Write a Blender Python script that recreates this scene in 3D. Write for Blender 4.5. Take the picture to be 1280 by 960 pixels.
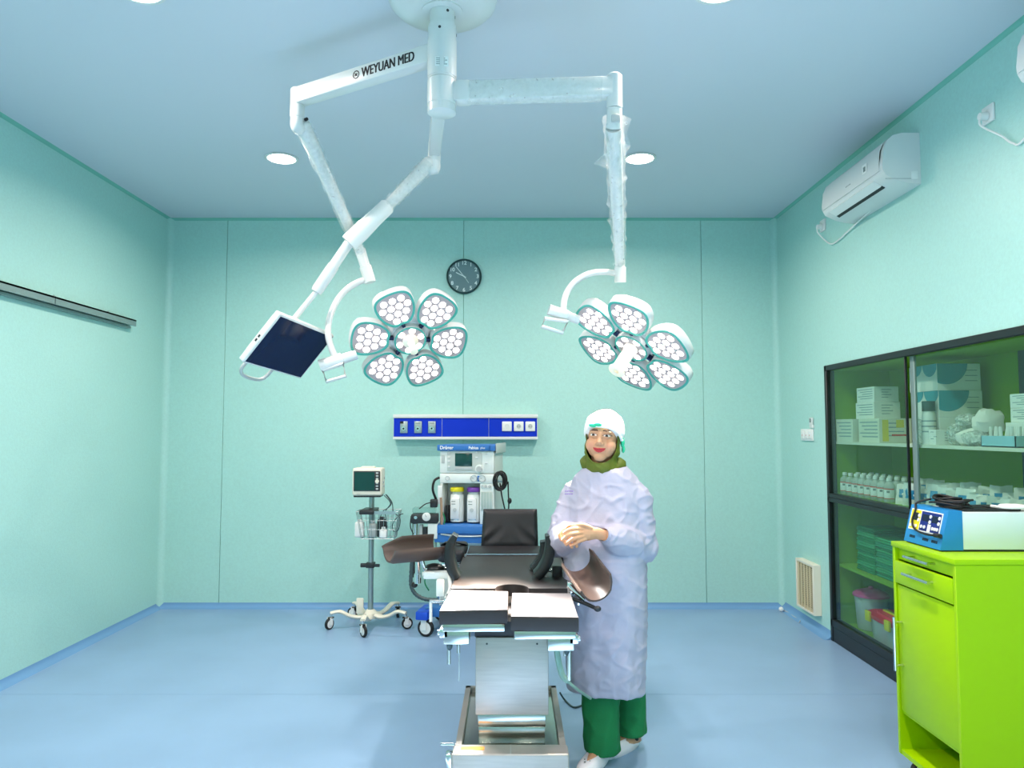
import bpy, bmesh, math, random
from mathutils import Vector, Matrix, noise
random.seed(7)
for o in list(bpy.data.objects): bpy.data.objects.remove(o, do_unlink=True)
scene = bpy.context.scene
C = scene.collection
V = Vector
R = math.radians

# ---------------------------------------------------------------- camera
FPX, PITCH, CAMH = 920.0, R(3.55), 1.5
cam_d = bpy.data.cameras.new('camera'); cam = bpy.data.objects.new('camera', cam_d); C.objects.link(cam)
cam_d.sensor_width = 36.0; cam_d.lens = FPX/1280*36.0; cam_d.clip_start = .02
cam.location = (0, 0, CAMH); cam.rotation_euler = (R(90)+PITCH, 0, 0)
scene.camera = cam
# ---------------------------------------------------------------- world, exposure
w = bpy.data.worlds.new('world'); scene.world = w; w.use_nodes = True
w.node_tree.nodes['Background'].inputs[0].default_value = (.6, .75, .8, 1)
w.node_tree.nodes['Background'].inputs[1].default_value = .02
vs = scene.view_settings
vs.view_transform = 'Standard'; vs.look = 'None'; vs.gamma = 1; vs.use_curve_mapping = False
vs.exposure = 0.0
DOWN_W = 35.0        # watts of each ceiling downlight
SURG_W = 6000.0       # watts of each surgical lamp beam

# ---------------------------------------------------------------- helpers
def at(px, py, X=None, Y=None, Z=None):
    """point seen at a photo pixel, on the plane X=, Y= or Z= that it touches"""
    u = (px-640)/FPX; v = (480-py)/FPX
    d = V((u, math.cos(PITCH)-v*math.sin(PITCH), math.sin(PITCH)+v*math.cos(PITCH)))
    t = X/d.x if X is not None else Y/d.y if Y is not None else (Z-CAMH)/d.z
    return V((0, 0, CAMH))+d*t

def lin(h):
    h = h.lstrip('#'); c = [int(h[i:i+2], 16)/255 for i in (0, 2, 4)]
    return tuple(x/12.92 if x <= .04045 else ((x+.055)/1.055)**2.4 for x in c)+(1,)

MATS = {}
def mat(name, col, rough=.5, metal=0.0, spec=.5, noise_s=0, vary=0.0, bump=0.0, bump_s=None, emit=None, es=0.0,
        aniso=None, coat=0.0, sss=0.0, attr=None, stretch=None):
    m = bpy.data.materials.new(name); m.use_nodes = True; MATS[name] = m
    nt = m.node_tree; b = nt.nodes['Principled BSDF']; L = nt.links
    c = lin(col); b.inputs['Base Color'].default_value = c
    b.inputs['Roughness'].default_value = rough; b.inputs['Metallic'].default_value = metal
    b.inputs['Specular IOR Level'].default_value = spec
    if coat: b.inputs['Coat Weight'].default_value = coat; b.inputs['Coat Roughness'].default_value = .1
    if sss: b.inputs['Subsurface Weight'].default_value = sss; b.inputs['Subsurface Radius'].default_value = (.012, .005, .003)
    if emit: b.inputs['Emission Color'].default_value = lin(emit); b.inputs['Emission Strength'].default_value = es
    if attr:
        a = nt.nodes.new('ShaderNodeAttribute'); a.attribute_name = attr; L.new(a.outputs['Color'], b.inputs['Base Color'])
    if noise_s or bump:
        tc = nt.nodes.new('ShaderNodeTexCoord'); src = tc.outputs['Object']
        if stretch:
            mp = nt.nodes.new('ShaderNodeMapping'); mp.inputs['Scale'].default_value = stretch
            L.new(src, mp.inputs['Vector']); src = mp.outputs['Vector']
    if noise_s and vary:
        n = nt.nodes.new('ShaderNodeTexNoise'); n.inputs['Scale'].default_value = noise_s; n.inputs['Detail'].default_value = 4
        L.new(src, n.inputs['Vector'])
        r = nt.nodes.new('ShaderNodeValToRGB')
        r.color_ramp.elements[0].position = .3; r.color_ramp.elements[1].position = .7
        r.color_ramp.elements[0].color = tuple(x*(1-vary) for x in c[:3])+(1,)
        r.color_ramp.elements[1].color = tuple(min(1, x*(1+vary)) for x in c[:3])+(1,)
        L.new(n.outputs['Fac'], r.inputs['Fac']); L.new(r.outputs['Color'], b.inputs['Base Color'])
    if bump:
        n2 = nt.nodes.new('ShaderNodeTexNoise'); n2.inputs['Scale'].default_value = bump_s or 80; n2.inputs['Detail'].default_value = 3
        L.new(src, n2.inputs['Vector'])
        bp = nt.nodes.new('ShaderNodeBump'); bp.inputs['Strength'].default_value = bump; bp.inputs['Distance'].default_value = .004
        L.new(n2.outputs['Fac'], bp.inputs['Height']); L.new(bp.outputs['Normal'], b.inputs['Normal'])
    return m

def film(name, tint, fac, rough, bump=0, bump_s=40, white='#ffffff'):
    """thin see-through sheet: tinted transparency under a glossy or milky surface"""
    m = bpy.data.materials.new(name); m.use_nodes = True; MATS[name] = m
    nt = m.node_tree; nt.nodes.clear(); L = nt.links
    out = nt.nodes.new('ShaderNodeOutputMaterial'); mx = nt.nodes.new('ShaderNodeMixShader')
    tr = nt.nodes.new('ShaderNodeBsdfTransparent'); tr.inputs[0].default_value = lin(tint)
    p = nt.nodes.new('ShaderNodeBsdfPrincipled'); p.inputs['Base Color'].default_value = lin(white)
    p.inputs['Roughness'].default_value = rough
    mx.inputs[0].default_value = fac
    L.new(tr.outputs[0], mx.inputs[1]); L.new(p.outputs[0], mx.inputs[2]); L.new(mx.outputs[0], out.inputs[0])
    if bump:
        tc = nt.nodes.new('ShaderNodeTexCoord'); n = nt.nodes.new('ShaderNodeTexNoise'); n.inputs['Scale'].default_value = bump_s
        n.inputs['Detail'].default_value = 4; L.new(tc.outputs['Object'], n.inputs['Vector'])
        bp = nt.nodes.new('ShaderNodeBump'); bp.inputs['Strength'].default_value = bump; bp.inputs['Distance'].default_value = .02
        L.new(n.outputs['Fac'], bp.inputs['Height']); L.new(bp.outputs['Normal'], p.inputs['Normal'])
        rp = nt.nodes.new('ShaderNodeMapRange'); rp.inputs[1].default_value = .35; rp.inputs[2].default_value = .7
        rp.inputs[3].default_value = fac*.4; rp.inputs[4].default_value = min(1, fac*1.8)
        L.new(n.outputs['Fac'], rp.inputs[0]); L.new(rp.outputs[0], mx.inputs[0])
    return m

def glass(name, tint, refl=.08):
    m = bpy.data.materials.new(name); m.use_nodes = True; MATS[name] = m
    nt = m.node_tree; nt.nodes.clear(); L = nt.links
    out = nt.nodes.new('ShaderNodeOutputMaterial'); mx = nt.nodes.new('ShaderNodeMixShader')
    tr = nt.nodes.new('ShaderNodeBsdfTransparent'); tr.inputs[0].default_value = lin(tint)
    g = nt.nodes.new('ShaderNodeBsdfGlossy'); g.inputs['Roughness'].default_value = .02
    lw = nt.nodes.new('ShaderNodeLayerWeight'); lw.inputs['Blend'].default_value = .5
    pw = nt.nodes.new('ShaderNodeMath'); pw.operation = 'POWER'; pw.inputs[1].default_value = 5
    ad = nt.nodes.new('ShaderNodeMath'); ad.operation = 'MULTIPLY_ADD'; ad.inputs[1].default_value = .8; ad.inputs[2].default_value = .035
    L.new(lw.outputs['Facing'], pw.inputs[0]); L.new(pw.outputs[0], ad.inputs[0]); L.new(ad.outputs[0], mx.inputs[0])
    L.new(tr.outputs[0], mx.inputs[1]); L.new(g.outputs[0], mx.inputs[2]); L.new(mx.outputs[0], out.inputs[0])
    return m

OFF = {}
def setp(o, label=None, cat=None, group=None, kind=None):
    if label: o['label'] = label
    if cat: o['category'] = cat
    if group: o['group'] = group
    if kind: o['kind'] = kind
    return o
def empty(name, loc, label=None, cat=None, group=None):
    o = bpy.data.objects.new(name, None); C.objects.link(o); o.location = loc; o.empty_display_size = .05
    OFF[o.name] = V(loc); setp(o, label, cat, group); return o
def link(name, me, parent=None, M=None, origin=None):
    """M: world matrix for local-space meshes"""
    o = bpy.data.objects.new(name, me); C.objects.link(o)
    off = OFF.get(parent.name, V((0, 0, 0))) if parent else V((0, 0, 0))
    if parent: o.parent = parent
    if M is not None: o.matrix_basis = Matrix.Translation(-off) @ M
    OFF[o.name] = off if M is None else None
    if M is not None: MW[o.name] = M
    return o
MW = {}
def link_local(name, me, parent, M=None):
    """child in the local space of a part that has its own matrix"""
    o = bpy.data.objects.new(name, me); C.objects.link(o); o.parent = parent
    if M is not None: o.matrix_basis = M
    return o

class MB:
    def __init__(s): s.v = []; s.f = []
    def add(s, vs, fs, M=None):
        n = len(s.v)
        s.v += [tuple(M @ V(p)) if M is not None else tuple(p) for p in vs]
        s.f += [tuple(i+n for i in f) for f in fs]; return s
    def box(s, a, b, M=None):
        x0, y0, z0 = [min(a[i], b[i]) for i in range(3)]; x1, y1, z1 = [max(a[i], b[i]) for i in range(3)]
        return s.add([(x0,y0,z0),(x1,y0,z0),(x1,y1,z0),(x0,y1,z0),(x0,y0,z1),(x1,y0,z1),(x1,y1,z1),(x0,y1,z1)],
                     [(0,3,2,1),(4,5,6,7),(0,1,5,4),(1,2,6,5),(2,3,7,6),(3,0,4,7)], M)
    def rbox(s, a, b, r=.005, seg=2, M=None):
        bm = bmesh.new(); c = [(a[i]+b[i])/2 for i in range(3)]; d = [abs(b[i]-a[i]) for i in range(3)]
        bmesh.ops.create_cube(bm, size=1, matrix=Matrix.Translation(c) @ Matrix.Diagonal((*d, 1)))
        bmesh.ops.bevel(bm, geom=bm.edges[:], offset=min(r, min(d)*.49), segments=seg, affect='EDGES', profile=.5)
        bm.verts.index_update(); vs = [v.co.copy() for v in bm.verts]; fs = [[v.index for v in f.verts] for f in bm.faces]; bm.free()
        return s.add(vs, fs, M)
    def tube(s, pts, r, n=10, caps=True, M=None, closed=False, squash=None):
        pts = [V(p) for p in pts]; N = len(pts)
        rs = r if isinstance(r, (list, tuple)) else [r]*N
        vs = []; fs = []; up = None
        for i, p in enumerate(pts):
            if closed: t = pts[(i+1) % N]-pts[i-1]
            else: t = pts[min(i+1, N-1)]-pts[max(i-1, 0)]
            t = t.normalized() if t.length > 1e-9 else V((0, 0, 1))
            if up is None:
                up = V((0, 0, 1)) if abs(t.z) < .9 else V((1, 0, 0))
            a = t.cross(up)
            if a.length < 1e-6: a = t.orthogonal()
            a.normalize(); up = a.cross(t).normalized()
            sa, sb = squash or (1, 1)
            for k in range(n):
                th = 2*math.pi*k/n
                vs.append(p+(a*math.cos(th)*sa+up*math.sin(th)*sb)*rs[i])
        for i in range(N if closed else N-1):
            j = (i+1) % N
            for k in range(n):
                k2 = (k+1) % n
                fs.append((i*n+k, i*n+k2, j*n+k2, j*n+k))
        if caps and not closed:
            fs.append(tuple(range(n-1, -1, -1))); fs.append(tuple((N-1)*n+k for k in range(n)))
        return s.add(vs, fs, M)
    def cyl(s, a, b, r, r2=None, n=20, M=None): return s.tube([a, b], [r, r if r2 is None else r2], n, True, M)
    def lathe(s, prof, n=32, M=None):
        """prof: list of (r, z); closed ends where r == 0"""
        vs = []; fs = []
        for r, z in prof:
            for k in range(n): vs.append((r*math.cos(2*math.pi*k/n), r*math.sin(2*math.pi*k/n), z))
        for i in range(len(prof)-1):
            for k in range(n):
                k2 = (k+1) % n; fs.append((i*n+k, i*n+k2, (i+1)*n+k2, (i+1)*n+k))
        return s.add(vs, fs, M)
    def prism(s, poly, z0, z1, M=None):
        n = len(poly)
        vs = [(x, y, z0) for x, y in poly]+[(x, y, z1) for x, y in poly]
        fs = [tuple(range(n-1, -1, -1)), tuple(range(n, 2*n))]+[(i, (i+1) % n, n+(i+1) % n, n+i) for i in range(n)]
        return s.add(vs, fs, M)
    def ell(s, c, r, n=16, M=None, rot=None):
        vs = []; fs = []; c = V(c); m = n//2+1
        for i in range(m+1):
            ph = math.pi*i/m
            for k in range(n):
                th = 2*math.pi*k/n
                q = V((r[0]*math.sin(ph)*math.cos(th), r[1]*math.sin(ph)*math.sin(th), -r[2]*math.cos(ph)))
                if rot is not None: q = rot @ q
                vs.append(c+q)
        for i in range(m):
            for k in range(n):
                k2 = (k+1) % n; fs.append((i*n+k, i*n+k2, (i+1)*n+k2, (i+1)*n+k))
        return s.add(vs, fs, M)
    def grid(s, rows, closed_u=False, cap=False):
        """rows: list of equal-length point rings/lines"""
        n = len(rows[0]); vs = [p for r in rows for p in r]; fs = []
        for i in range(len(rows)-1):
            for k in range(n if closed_u else n-1):
                k2 = (k+1) % n; fs.append((i*n+k, i*n+k2, (i+1)*n+k2, (i+1)*n+k))
        if cap: fs.append(tuple(range(n-1, -1, -1))); fs.append(tuple((len(rows)-1)*n+k for k in range(n)))
        return s.add(vs, fs)
    def mesh(s, name, m, smooth=40, off=None):
        me = bpy.data.meshes.new(name)
        me.from_pydata([V(p)-off for p in s.v] if off is not None else s.v, [], s.f)
        bm = bmesh.new(); bm.from_mesh(me); bmesh.ops.remove_doubles(bm, verts=bm.verts, dist=1e-6)
        bmesh.ops.recalc_face_normals(bm, faces=bm.faces); bm.to_mesh(me); bm.free()
        if m: me.materials.append(MATS[m] if isinstance(m, str) else m)
        if smooth: me.shade_smooth(); me.set_sharp_from_angle(angle=R(smooth))
        return me
    def build(s, name, m, parent=None, label=None, cat=None, group=None, kind=None, smooth=40, origin=None):
        """verts in world space; a part's mesh is stored relative to its thing's base"""
        off = OFF[parent.name] if parent else V(origin) if origin is not None else V((0, 0, 0))
        me = s.mesh(name, m, smooth, off)
        o = bpy.data.objects.new(name, me); C.objects.link(o)
        if parent: o.parent = parent
        else: o.location = off
        OFF[o.name] = off
        return setp(o, label, cat, group, kind)

def Mx(o, x, y, z):
    """matrix from origin and three axis vectors"""
    m = Matrix.Identity(4)
    for i, a in enumerate((V(x), V(y), V(z), V(o))):
        for j in range(3): m[j][i] = a[j]
    return m
def T(*p): return Matrix.Translation(p if len(p) == 3 else p[0])
def Rz(a): return Matrix.Rotation(a, 4, 'Z')
def smooth_path(pts, sub=6, closed=False):
    P = [V(p) for p in pts]; out = []; n = len(P)
    for i in range(n if closed else n-1):
        p0 = P[i-1] if (closed or i > 0) else P[0]; p1 = P[i]; p2 = P[(i+1) % n]; p3 = P[(i+2) % n] if closed else P[min(i+2, n-1)]
        for k in range(sub):
            t = k/sub
            out.append(.5*((2*p1)+(p2-p0)*t+(2*p0-5*p1+4*p2-p3)*t*t+(3*p1-p0-3*p2+p3)*t**3))
    if not closed: out.append(P[-1])
    return out
def chaikin(poly, it=3):
    for _ in range(it):
        q = []
        for i in range(len(poly)):
            a = poly[i]; b = poly[(i+1) % len(poly)]
            q += [(a[0]*.75+b[0]*.25, a[1]*.75+b[1]*.25), (a[0]*.25+b[0]*.75, a[1]*.25+b[1]*.75)]
        poly = q
    return poly
def text_mesh(s, size, m, bold=0.0, align='CENTER', ext=.0006, shear=0):
    cu = bpy.data.curves.new('txt', 'FONT'); cu.body = s; cu.size = size; cu.extrude = ext; cu.offset = bold*size
    cu.align_x = align; cu.align_y = 'CENTER'; cu.resolution_u = 3; cu.shear = shear
    ob = bpy.data.objects.new('txt', cu); C.objects.link(ob)
    dg = bpy.context.evaluated_depsgraph_get(); dg.update()
    me = bpy.data.meshes.new_from_object(ob.evaluated_get(dg)); bpy.data.objects.remove(ob); bpy.data.curves.remove(cu)
    me.materials.clear(); me.materials.append(MATS[m]); return me
def place_text(name, s, size, m, parent, M, bold=0.0, align='CENTER', sx=1.0):
    me = text_mesh(s, size, m, bold, align)
    return link(name, me, parent, M @ Matrix.Diagonal((sx, 1, 1, 1)))
def remeshed(mb, voxel, smooth_it=3, m=None, name='mesh'):
    me = bpy.data.meshes.new('tmp'); me.from_pydata(mb.v, [], mb.f)
    bm = bmesh.new(); bm.from_mesh(me); bmesh.ops.remove_doubles(bm, verts=bm.verts, dist=1e-6); bmesh.ops.recalc_face_normals(bm, faces=bm.faces); bm.to_mesh(me); bm.free()
    ob = bpy.data.objects.new('tmp', me); C.objects.link(ob)
    md = ob.modifiers.new('r', 'REMESH'); md.mode = 'VOXEL'; md.voxel_size = voxel
    if smooth_it:
        sm = ob.modifiers.new('s', 'SMOOTH'); sm.factor = .5; sm.iterations = smooth_it
    dg = bpy.context.evaluated_depsgraph_get(); dg.update()
    r = bpy.data.meshes.new_from_object(ob.evaluated_get(dg)); r.name = name
    bpy.data.objects.remove(ob); bpy.data.meshes.remove(me)
    r.materials.clear()
    if m: r.materials.append(MATS[m])
    r.shade_smooth(); return r
ORD = ['first', 'second', 'third', 'fourth', 'fifth', 'sixth', 'seventh', 'eighth', 'ninth', 'tenth', 'eleventh', 'twelfth', 'thirteenth', 'fourteenth']
X_, Y_, Z_ = V((1, 0, 0)), V((0, 1, 0)), V((0, 0, 1))
FACE_CAM = (X_, Z_, -Y_)            # text axes on a surface that faces the camera (normal -Y)
FACE_LEFT = (-Y_, Z_, -X_)          # text axes on a surface that faces -X

# ---------------------------------------------------------------- materials
mat('wall', '#aedcd4', .42, noise_s=60, vary=.035, bump=.25, bump_s=120)
mat('wall_joint', '#77bfaa', .6)
mat('ceiling', '#d3d9e3', .6)
mat('cornice', '#78bfb0', .5)
mat('floor', '#88a8ca', .34, noise_s=2.2, vary=.05, bump=.06, bump_s=260)
mat('floor_joint', '#6f98bf', .5)
mat('vinyl_base', '#6f9ecb', .4)
mat('white_paint', '#dde0df', .28, coat=.2)
mat('white_plastic', '#eceeec', .4)
mat('cream_plastic', '#e9e4d4', .45)
mat('grey_plastic', '#b9bfbf', .45)
mat('dark_plastic', '#26282b', .4)
mat('black_rubber', '#121315', .55)
mat('black_paint', '#15191c', .35)
mat('frame_black', '#12181b', .4)
mat('alu', '#a9b6b6', .38, metal=.9)
mat('alu_matte', '#8fa5a3', .5, metal=.5)
mat('chrome', '#d9dcdc', .12, metal=1)
mat('steel', '#b3aca6', .42, metal=.6, noise_s=7, vary=.06, bump=.05, bump_s=60, stretch=(1, 1, 14))
mat('steel_polish', '#b9bdb6', .16, metal=1)
mat('pad', '#2c2829', .42, spec=.35, bump=.12, bump_s=300)
mat('pad_side', '#17161c', .5, bump=.1, bump_s=300)
mat('pad_brown', '#584842', .44, spec=.4, bump=.08, bump_s=260)
mat('rim_reflection', '#4fb3a6', .3)  # teal reflection on the petal rims, put into their base colour
mat('lens_panel', '#c4b2b4', .3, spec=.6)
mat('led', '#ffffff', .3, emit='#fff6ee', es=6)
mat('lamp_disc', '#ffffff', .3, emit='#ffffff', es=14)
mat('handle_glow', '#fff6e2', .35, emit='#fff0d0', es=.12, sss=.3)
mat('navy', '#15204a', .3)
mat('screen', '#03173a', .12, spec=.3)
mat('screen_green', '#10433f', .15)
mat('ink', '#10141a', .5)
mat('ink_grey', '#7e8b8a', .5)
mat('blue_panel', '#0632c4', .45, spec=.2)
mat('blue_dark', '#0a1f7a', .4)
mat('blue_machine', '#2f6fb8', .4)
mat('blue_foot', '#1750d0', .4)
mat('machine_white', '#e4ebe8', .4)
mat('machine_grey', '#c3cbc6', .45)
mat('yellow', '#f2e21a', .4)
mat('purple', '#7b3fa8', .4)
mat('clock_face', '#66848a', .5)
mat('clock_rim', '#123a3b', .4)
mat('clock_ink', '#dfeeee', .5)
mat('lime', '#9ecb00', .35, spec=.25)
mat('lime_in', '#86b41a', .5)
mat('black_edge', '#101314', .4)
mat('cloth_green', '#1f8a5a', .8, bump=.3, bump_s=200)
mat('cloth_teal', '#2f9a78', .8, bump=.3, bump_s=200)
mat('cloth_green_pale', '#3fa777', .8, bump=.3, bump_s=200)
mat('cloth_grey', '#5a6670', .8, bump=.3, bump_s=200)
mat('carton', '#e3e6d8', .6)
mat('carton_white', '#f2f4f2', .6)
mat('carton_print', '#98aab0', .6)
mat('teal_print', '#3ba3b8', .5)
mat('pouch_print', '#2a8fc4', .5)
mat('yellow_print', '#e8d64a', .5)
mat('red_print', '#d8473a', .5)
mat('pink_lid', '#d4519b', .35)
mat('red_lid', '#ee3340', .35)
mat('lid_dark', '#3d5a58', .5)
mat('pale_blue', '#9fd0e2', .45)
mat('device_blue', '#1f86c8', .38)
mat('device_white', '#dfe9ea', .4)
mat('cloth_white', '#eeeae6', .8)
mat('grille', '#d9cfae', .5)
mat('grille_dark', '#4a4030', .7)
mat('orange', '#f09a3a', .5)
mat('gown', '#b5b3c9', .62, bump=.25, bump_s=45)
mat('trousers', '#0b7a44', .8, bump=.2, bump_s=120)
mat('clog', '#ece8f2', .4)
mat('hijab', '#5d6a14', .6, bump=.15, bump_s=150)
mat('cap', '#fbfcfc', .8, bump=.5, bump_s=70)
mat('cap_green', '#35d0a0', .7)
mat('skin', '#d9a07c', .5, attr='Col', sss=.08)
mat('hose_dark', '#3c5055', .45)
mat('hose_green', '#86a79b', .5)
mat('copper_tape', '#a88a72', .4)
glass('cabinet_glass', '#e6f4ef')
glass('clear_glass', '#eef6f4')
film('plastic_wrap', '#fbfdfd', .15, .2, bump=.12, bump_s=45)
film('bag_film', '#eef8f6', .45, .25, bump=.9, bump_s=60)
film('pouch_film', '#eef8f6', .72, .25)
film('bottle_plastic', '#eefaf6', .38, .2)
film('bucket_plastic', '#dfe9f2', .55, .3)
for k in ('led',): MATS[k].cycles.emission_sampling = 'NONE'

# ================================================================ THE ROOM
XL, XR, YB, YF, ZC = -2.98, 2.289, 6.307, -1.9, 3.336
CAB_Y0, CAB_Y1, CAB_Z = 3.16, 5.36, 1.965
TH = .12
fl = MB().box((XL-TH, YF-TH, -.14), (XR+.6, YB+TH, -.004)).build('floor', 'floor_joint', kind='structure', label='pale blue vinyl floor of the operating room')
seams = [YF-.1, .32, 2.3, 4.28, YB+.05]
for i in range(4):
    MB().box((XL-.05, seams[i]+.0012, -.004), (XR+.0, seams[i+1]-.0012, 0)).build('vinyl_sheet', 'floor', fl)
MB().box((XL-TH, YF-TH, ZC), (XR+.6, YB+TH, ZC+.1)).build('ceiling', 'ceiling', kind='structure', label='blue-grey flat ceiling')
wb = MB().box((XL-TH, YB+.012, 0), (XR+.6, YB+TH, ZC)).build('wall_back', 'wall_joint', kind='structure', label='mint green panelled back wall')
xs = [XL]+[at(p, 480, Y=YB).x for p in (280, 579, 879)]+[XR]
for i in range(4):
    MB().rbox((xs[i]+.0015, YB, 0), (xs[i+1]-.0015, YB+.013, ZC), .0015, 1).build('wall_panel', 'wall', wb)
MB().box((XL-TH, YF-TH, 0), (XL, YB+.012, ZC)).build('wall_left', 'wall', kind='structure', label='mint green left wall')
MB().box((XL-TH, YF-TH, 0), (XR+.6, YF, ZC)).build('wall_front', 'wall', kind='structure', label='mint green wall behind the camera')
wr = MB().box((XR, CAB_Y1, 0), (XR+.6, YB+.012, ZC)).box((XR, YF, 0), (XR+.6, CAB_Y0, ZC)).box((XR, CAB_Y0, CAB_Z), (XR+.6, CAB_Y1, ZC))
wr.box((XR+.48, CAB_Y0, 0), (XR+.6, CAB_Y1, CAB_Z))
wr.build('wall_right', 'wall', kind='structure', label='mint green right wall with the built-in cabinet')
# rounded vertical corner strips, ceiling cove strips, vinyl skirting
def cove(p, q, ax, ay, r, n=6):
    """concave quarter strip from p to q; ax, ay point away from the two walls"""
    rows = []
    for e in (p, q):
        e = V(e); row = []
        for k in range(n+1):
            a = math.pi/2*k/n
            row.append(e+V(ax)*(r-r*math.sin(a))+V(ay)*(r-r*math.cos(a)))
        row.append(e); rows.append(row)
    return MB().grid(rows, closed_u=True, cap=True)
for i, (x, ax) in enumerate(((XL, X_), (XR, -X_))):
    cove((x, YB, 0), (x, YB, ZC), ax, -Y_, .045).build('trim_%d' % (i+1), 'wall', kind='structure', label='rounded mint corner strip')
cove((XL, YB, ZC), (XR, YB, ZC), -Z_, -Y_, .02).build('trim_3', 'cornice', kind='structure', label='green cove strip under the ceiling at the back')
cove((XL, YF, ZC), (XL, YB, ZC), -Z_, X_, .02).build('trim_4', 'cornice', kind='structure', label='green cove strip under the ceiling on the left')
cove((XR, YF, ZC), (XR, YB, ZC), -Z_, -X_, .02).build('trim_5', 'cornice', kind='structure', label='green cove strip under the ceiling on the right')
cove((XL, YB, 0), (XR, YB, 0), Z_, -Y_, .045).build('baseboard_back', 'vinyl_base', kind='structure', label='blue vinyl skirting along the back wall')
cove((XL, YF, 0), (XL, YB, 0), Z_, X_, .045).build('baseboard_left', 'vinyl_base', kind='structure', label='blue vinyl skirting along the left wall')
cove((XR, CAB_Y1, 0), (XR, YB, 0), Z_, -X_, .06).build('baseboard_right', 'vinyl_base', kind='structure', label='blue vinyl skirting along the right wall')

# ceiling downlights: two rows in view, the grid goes on behind the camera
lampx = (-1.56, .865)
for j, y in enumerate((4.88, 2.96, 1.05, -.85)):
    for i, x in enumerate(lampx):
        side = ('left', 'right')[i]
        row = ('far', 'nearer', 'third', 'rearmost')[j]
        t = empty('ceiling_downlight', (x, y, ZC), 'round recessed white downlight, %s row, %s of the pendant column' % (row, side) if j < 2 else
                  'round white ceiling downlight behind the photographer, %s row, %s side' % (row, side), 'downlight', 'ceiling downlights')
        MB().lathe([(.094, 0), (.11, -.002), (.112, -.006), (.1, -.010), (.092, -.008), (.094, 0)], 36, T(x, y, ZC)).build('trim_ring', 'white_paint', t)
        MB().lathe([(0, -.003), (.0935, -.003), (.0935, -.001), (0, -.001)], 32, T(x, y, ZC)).build('diffuser', 'lamp_disc', t)
        ld = bpy.data.lights.new('downlight_lamp', 'AREA'); ld.shape = 'DISK'; ld.size = .17; ld.energy = DOWN_W; ld.spread = R(162); ld.color = (1, .84, .74)
        lo = bpy.data.objects.new('lamp', ld); C.objects.link(lo); lo.parent = t; lo.location = (0, 0, -.012)

# ================================================================ LEFT WALL TRACK
ty0, ty1, tz = 1.6, 5.68, 2.30
t = empty('sliding_door_track', (XL, (ty0+ty1)/2, tz), 'grey aluminium sliding door track fixed along the left wall', 'door track')
MB().box((XL, ty0, tz+.005), (XL+.012, ty1, tz+.05)).box((XL, ty0, tz+.038), (XL+.06, ty1, tz+.05)).box((XL+.05, ty0, tz), (XL+.06, ty1, tz+.05)).build('rail', 'alu_matte', t)
MB().box((XL+.002, ty0, tz-.02), (XL+.03, ty1-.02, tz-.002)).build('lower_lip', 'alu_matte', t)
for y in (4.72, 5.36, 3.9, 3.0, 2.0):
    MB().rbox((XL, y-.02, tz+.05), (XL+.03, y+.02, tz+.056), .001).cyl((XL+.015, y, tz+.05), (XL+.015, y, tz+.07), .006, n=8).build('bracket', 'alu', t)
MB().box((XL+.0605, 4.66, tz), (XL+.062, 4.665, tz+.05)).build('joint', 'dark_plastic', t)

# ================================================================ WALL CLOCK
cc = at(580, 345.5, Y=YB-.02); rC = .152
t = empty('wall_clock', (cc.x, YB, cc.z), 'round dark grey wall clock with white numerals', 'clock')
MC = Mx((cc.x, YB, cc.z), X_, Z_, -Y_)
MB().lathe([(0, 0), (rC, 0), (rC, .028), (rC-.006, .034), (rC-.012, .03), (rC-.014, .016), (0, .016)], 48, MC).build('case', 'clock_rim', t)
MB().lathe([(0, .0162), (rC-.0145, .0162), (rC-.0145, .018), (0, .018)], 48, MC).build('face', 'clock_face', t)
for h in range(1, 13):
    a = R(90-30*h); r = rC*.775
    place_text('numeral', str(h), .046, 'clock_ink', t, MC @ T(r*math.cos(a), r*math.sin(a), .0185), .02)
for nm, ang, ln, wd in (('hour_hand', 90-30*(9+53/60), .078, .0035), ('minute_hand', 90-6*53.5, .108, .0028), ('second_hand', 90-6*24, .07, .0014)):
    a = R(ang); M = MC @ T(0, 0, .02) @ Rz(a)
    MB().box((-.02, -wd, 0), (ln, wd, .001), M).build(nm, 'clock_ink', t)
MB().lathe([(0, .0205), (.006, .0205), (.006, .023), (0, .023)], 16, MC).build('hub', 'clock_ink', t)

# ================================================================ MEDICAL GAS PANEL
a = at(491.5, 549.5, Y=YB-.09); b = at(672, 518, Y=YB-.09); yf = YB-.09
t = empty('gas_outlet_panel', ((a.x+b.x)/2, YB, (a.z+b.z)/2), 'long white and blue medical gas and socket panel on the back wall', 'wall panel')
MB().rbox((a.x, yf+.004, a.z), (b.x, YB, b.z), .004).build('housing', 'white_paint', t)
z0, z1 = at(580, 546, Y=yf).z, at(580, 522.5, Y=yf).z
MB().rbox((a.x-.002, yf-.012, z1), (b.x+.002, yf+.02, b.z), .004).build('top_rail', 'white_paint', t)
MB().rbox((a.x-.002, yf-.012, a.z), (b.x+.002, yf+.02, z0), .004).build('bottom_rail', 'white_paint', t)
bx = [at(p, 530, Y=yf).x for p in (492, 552.5, 611, 671.5)]
for i in range(3): MB().rbox((bx[i]+.002, yf-.001, z0+.002), (bx[i+1]-.002, yf+.008, z1-.002), .001, 1).build('blue_cover', 'blue_panel', t)
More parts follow.
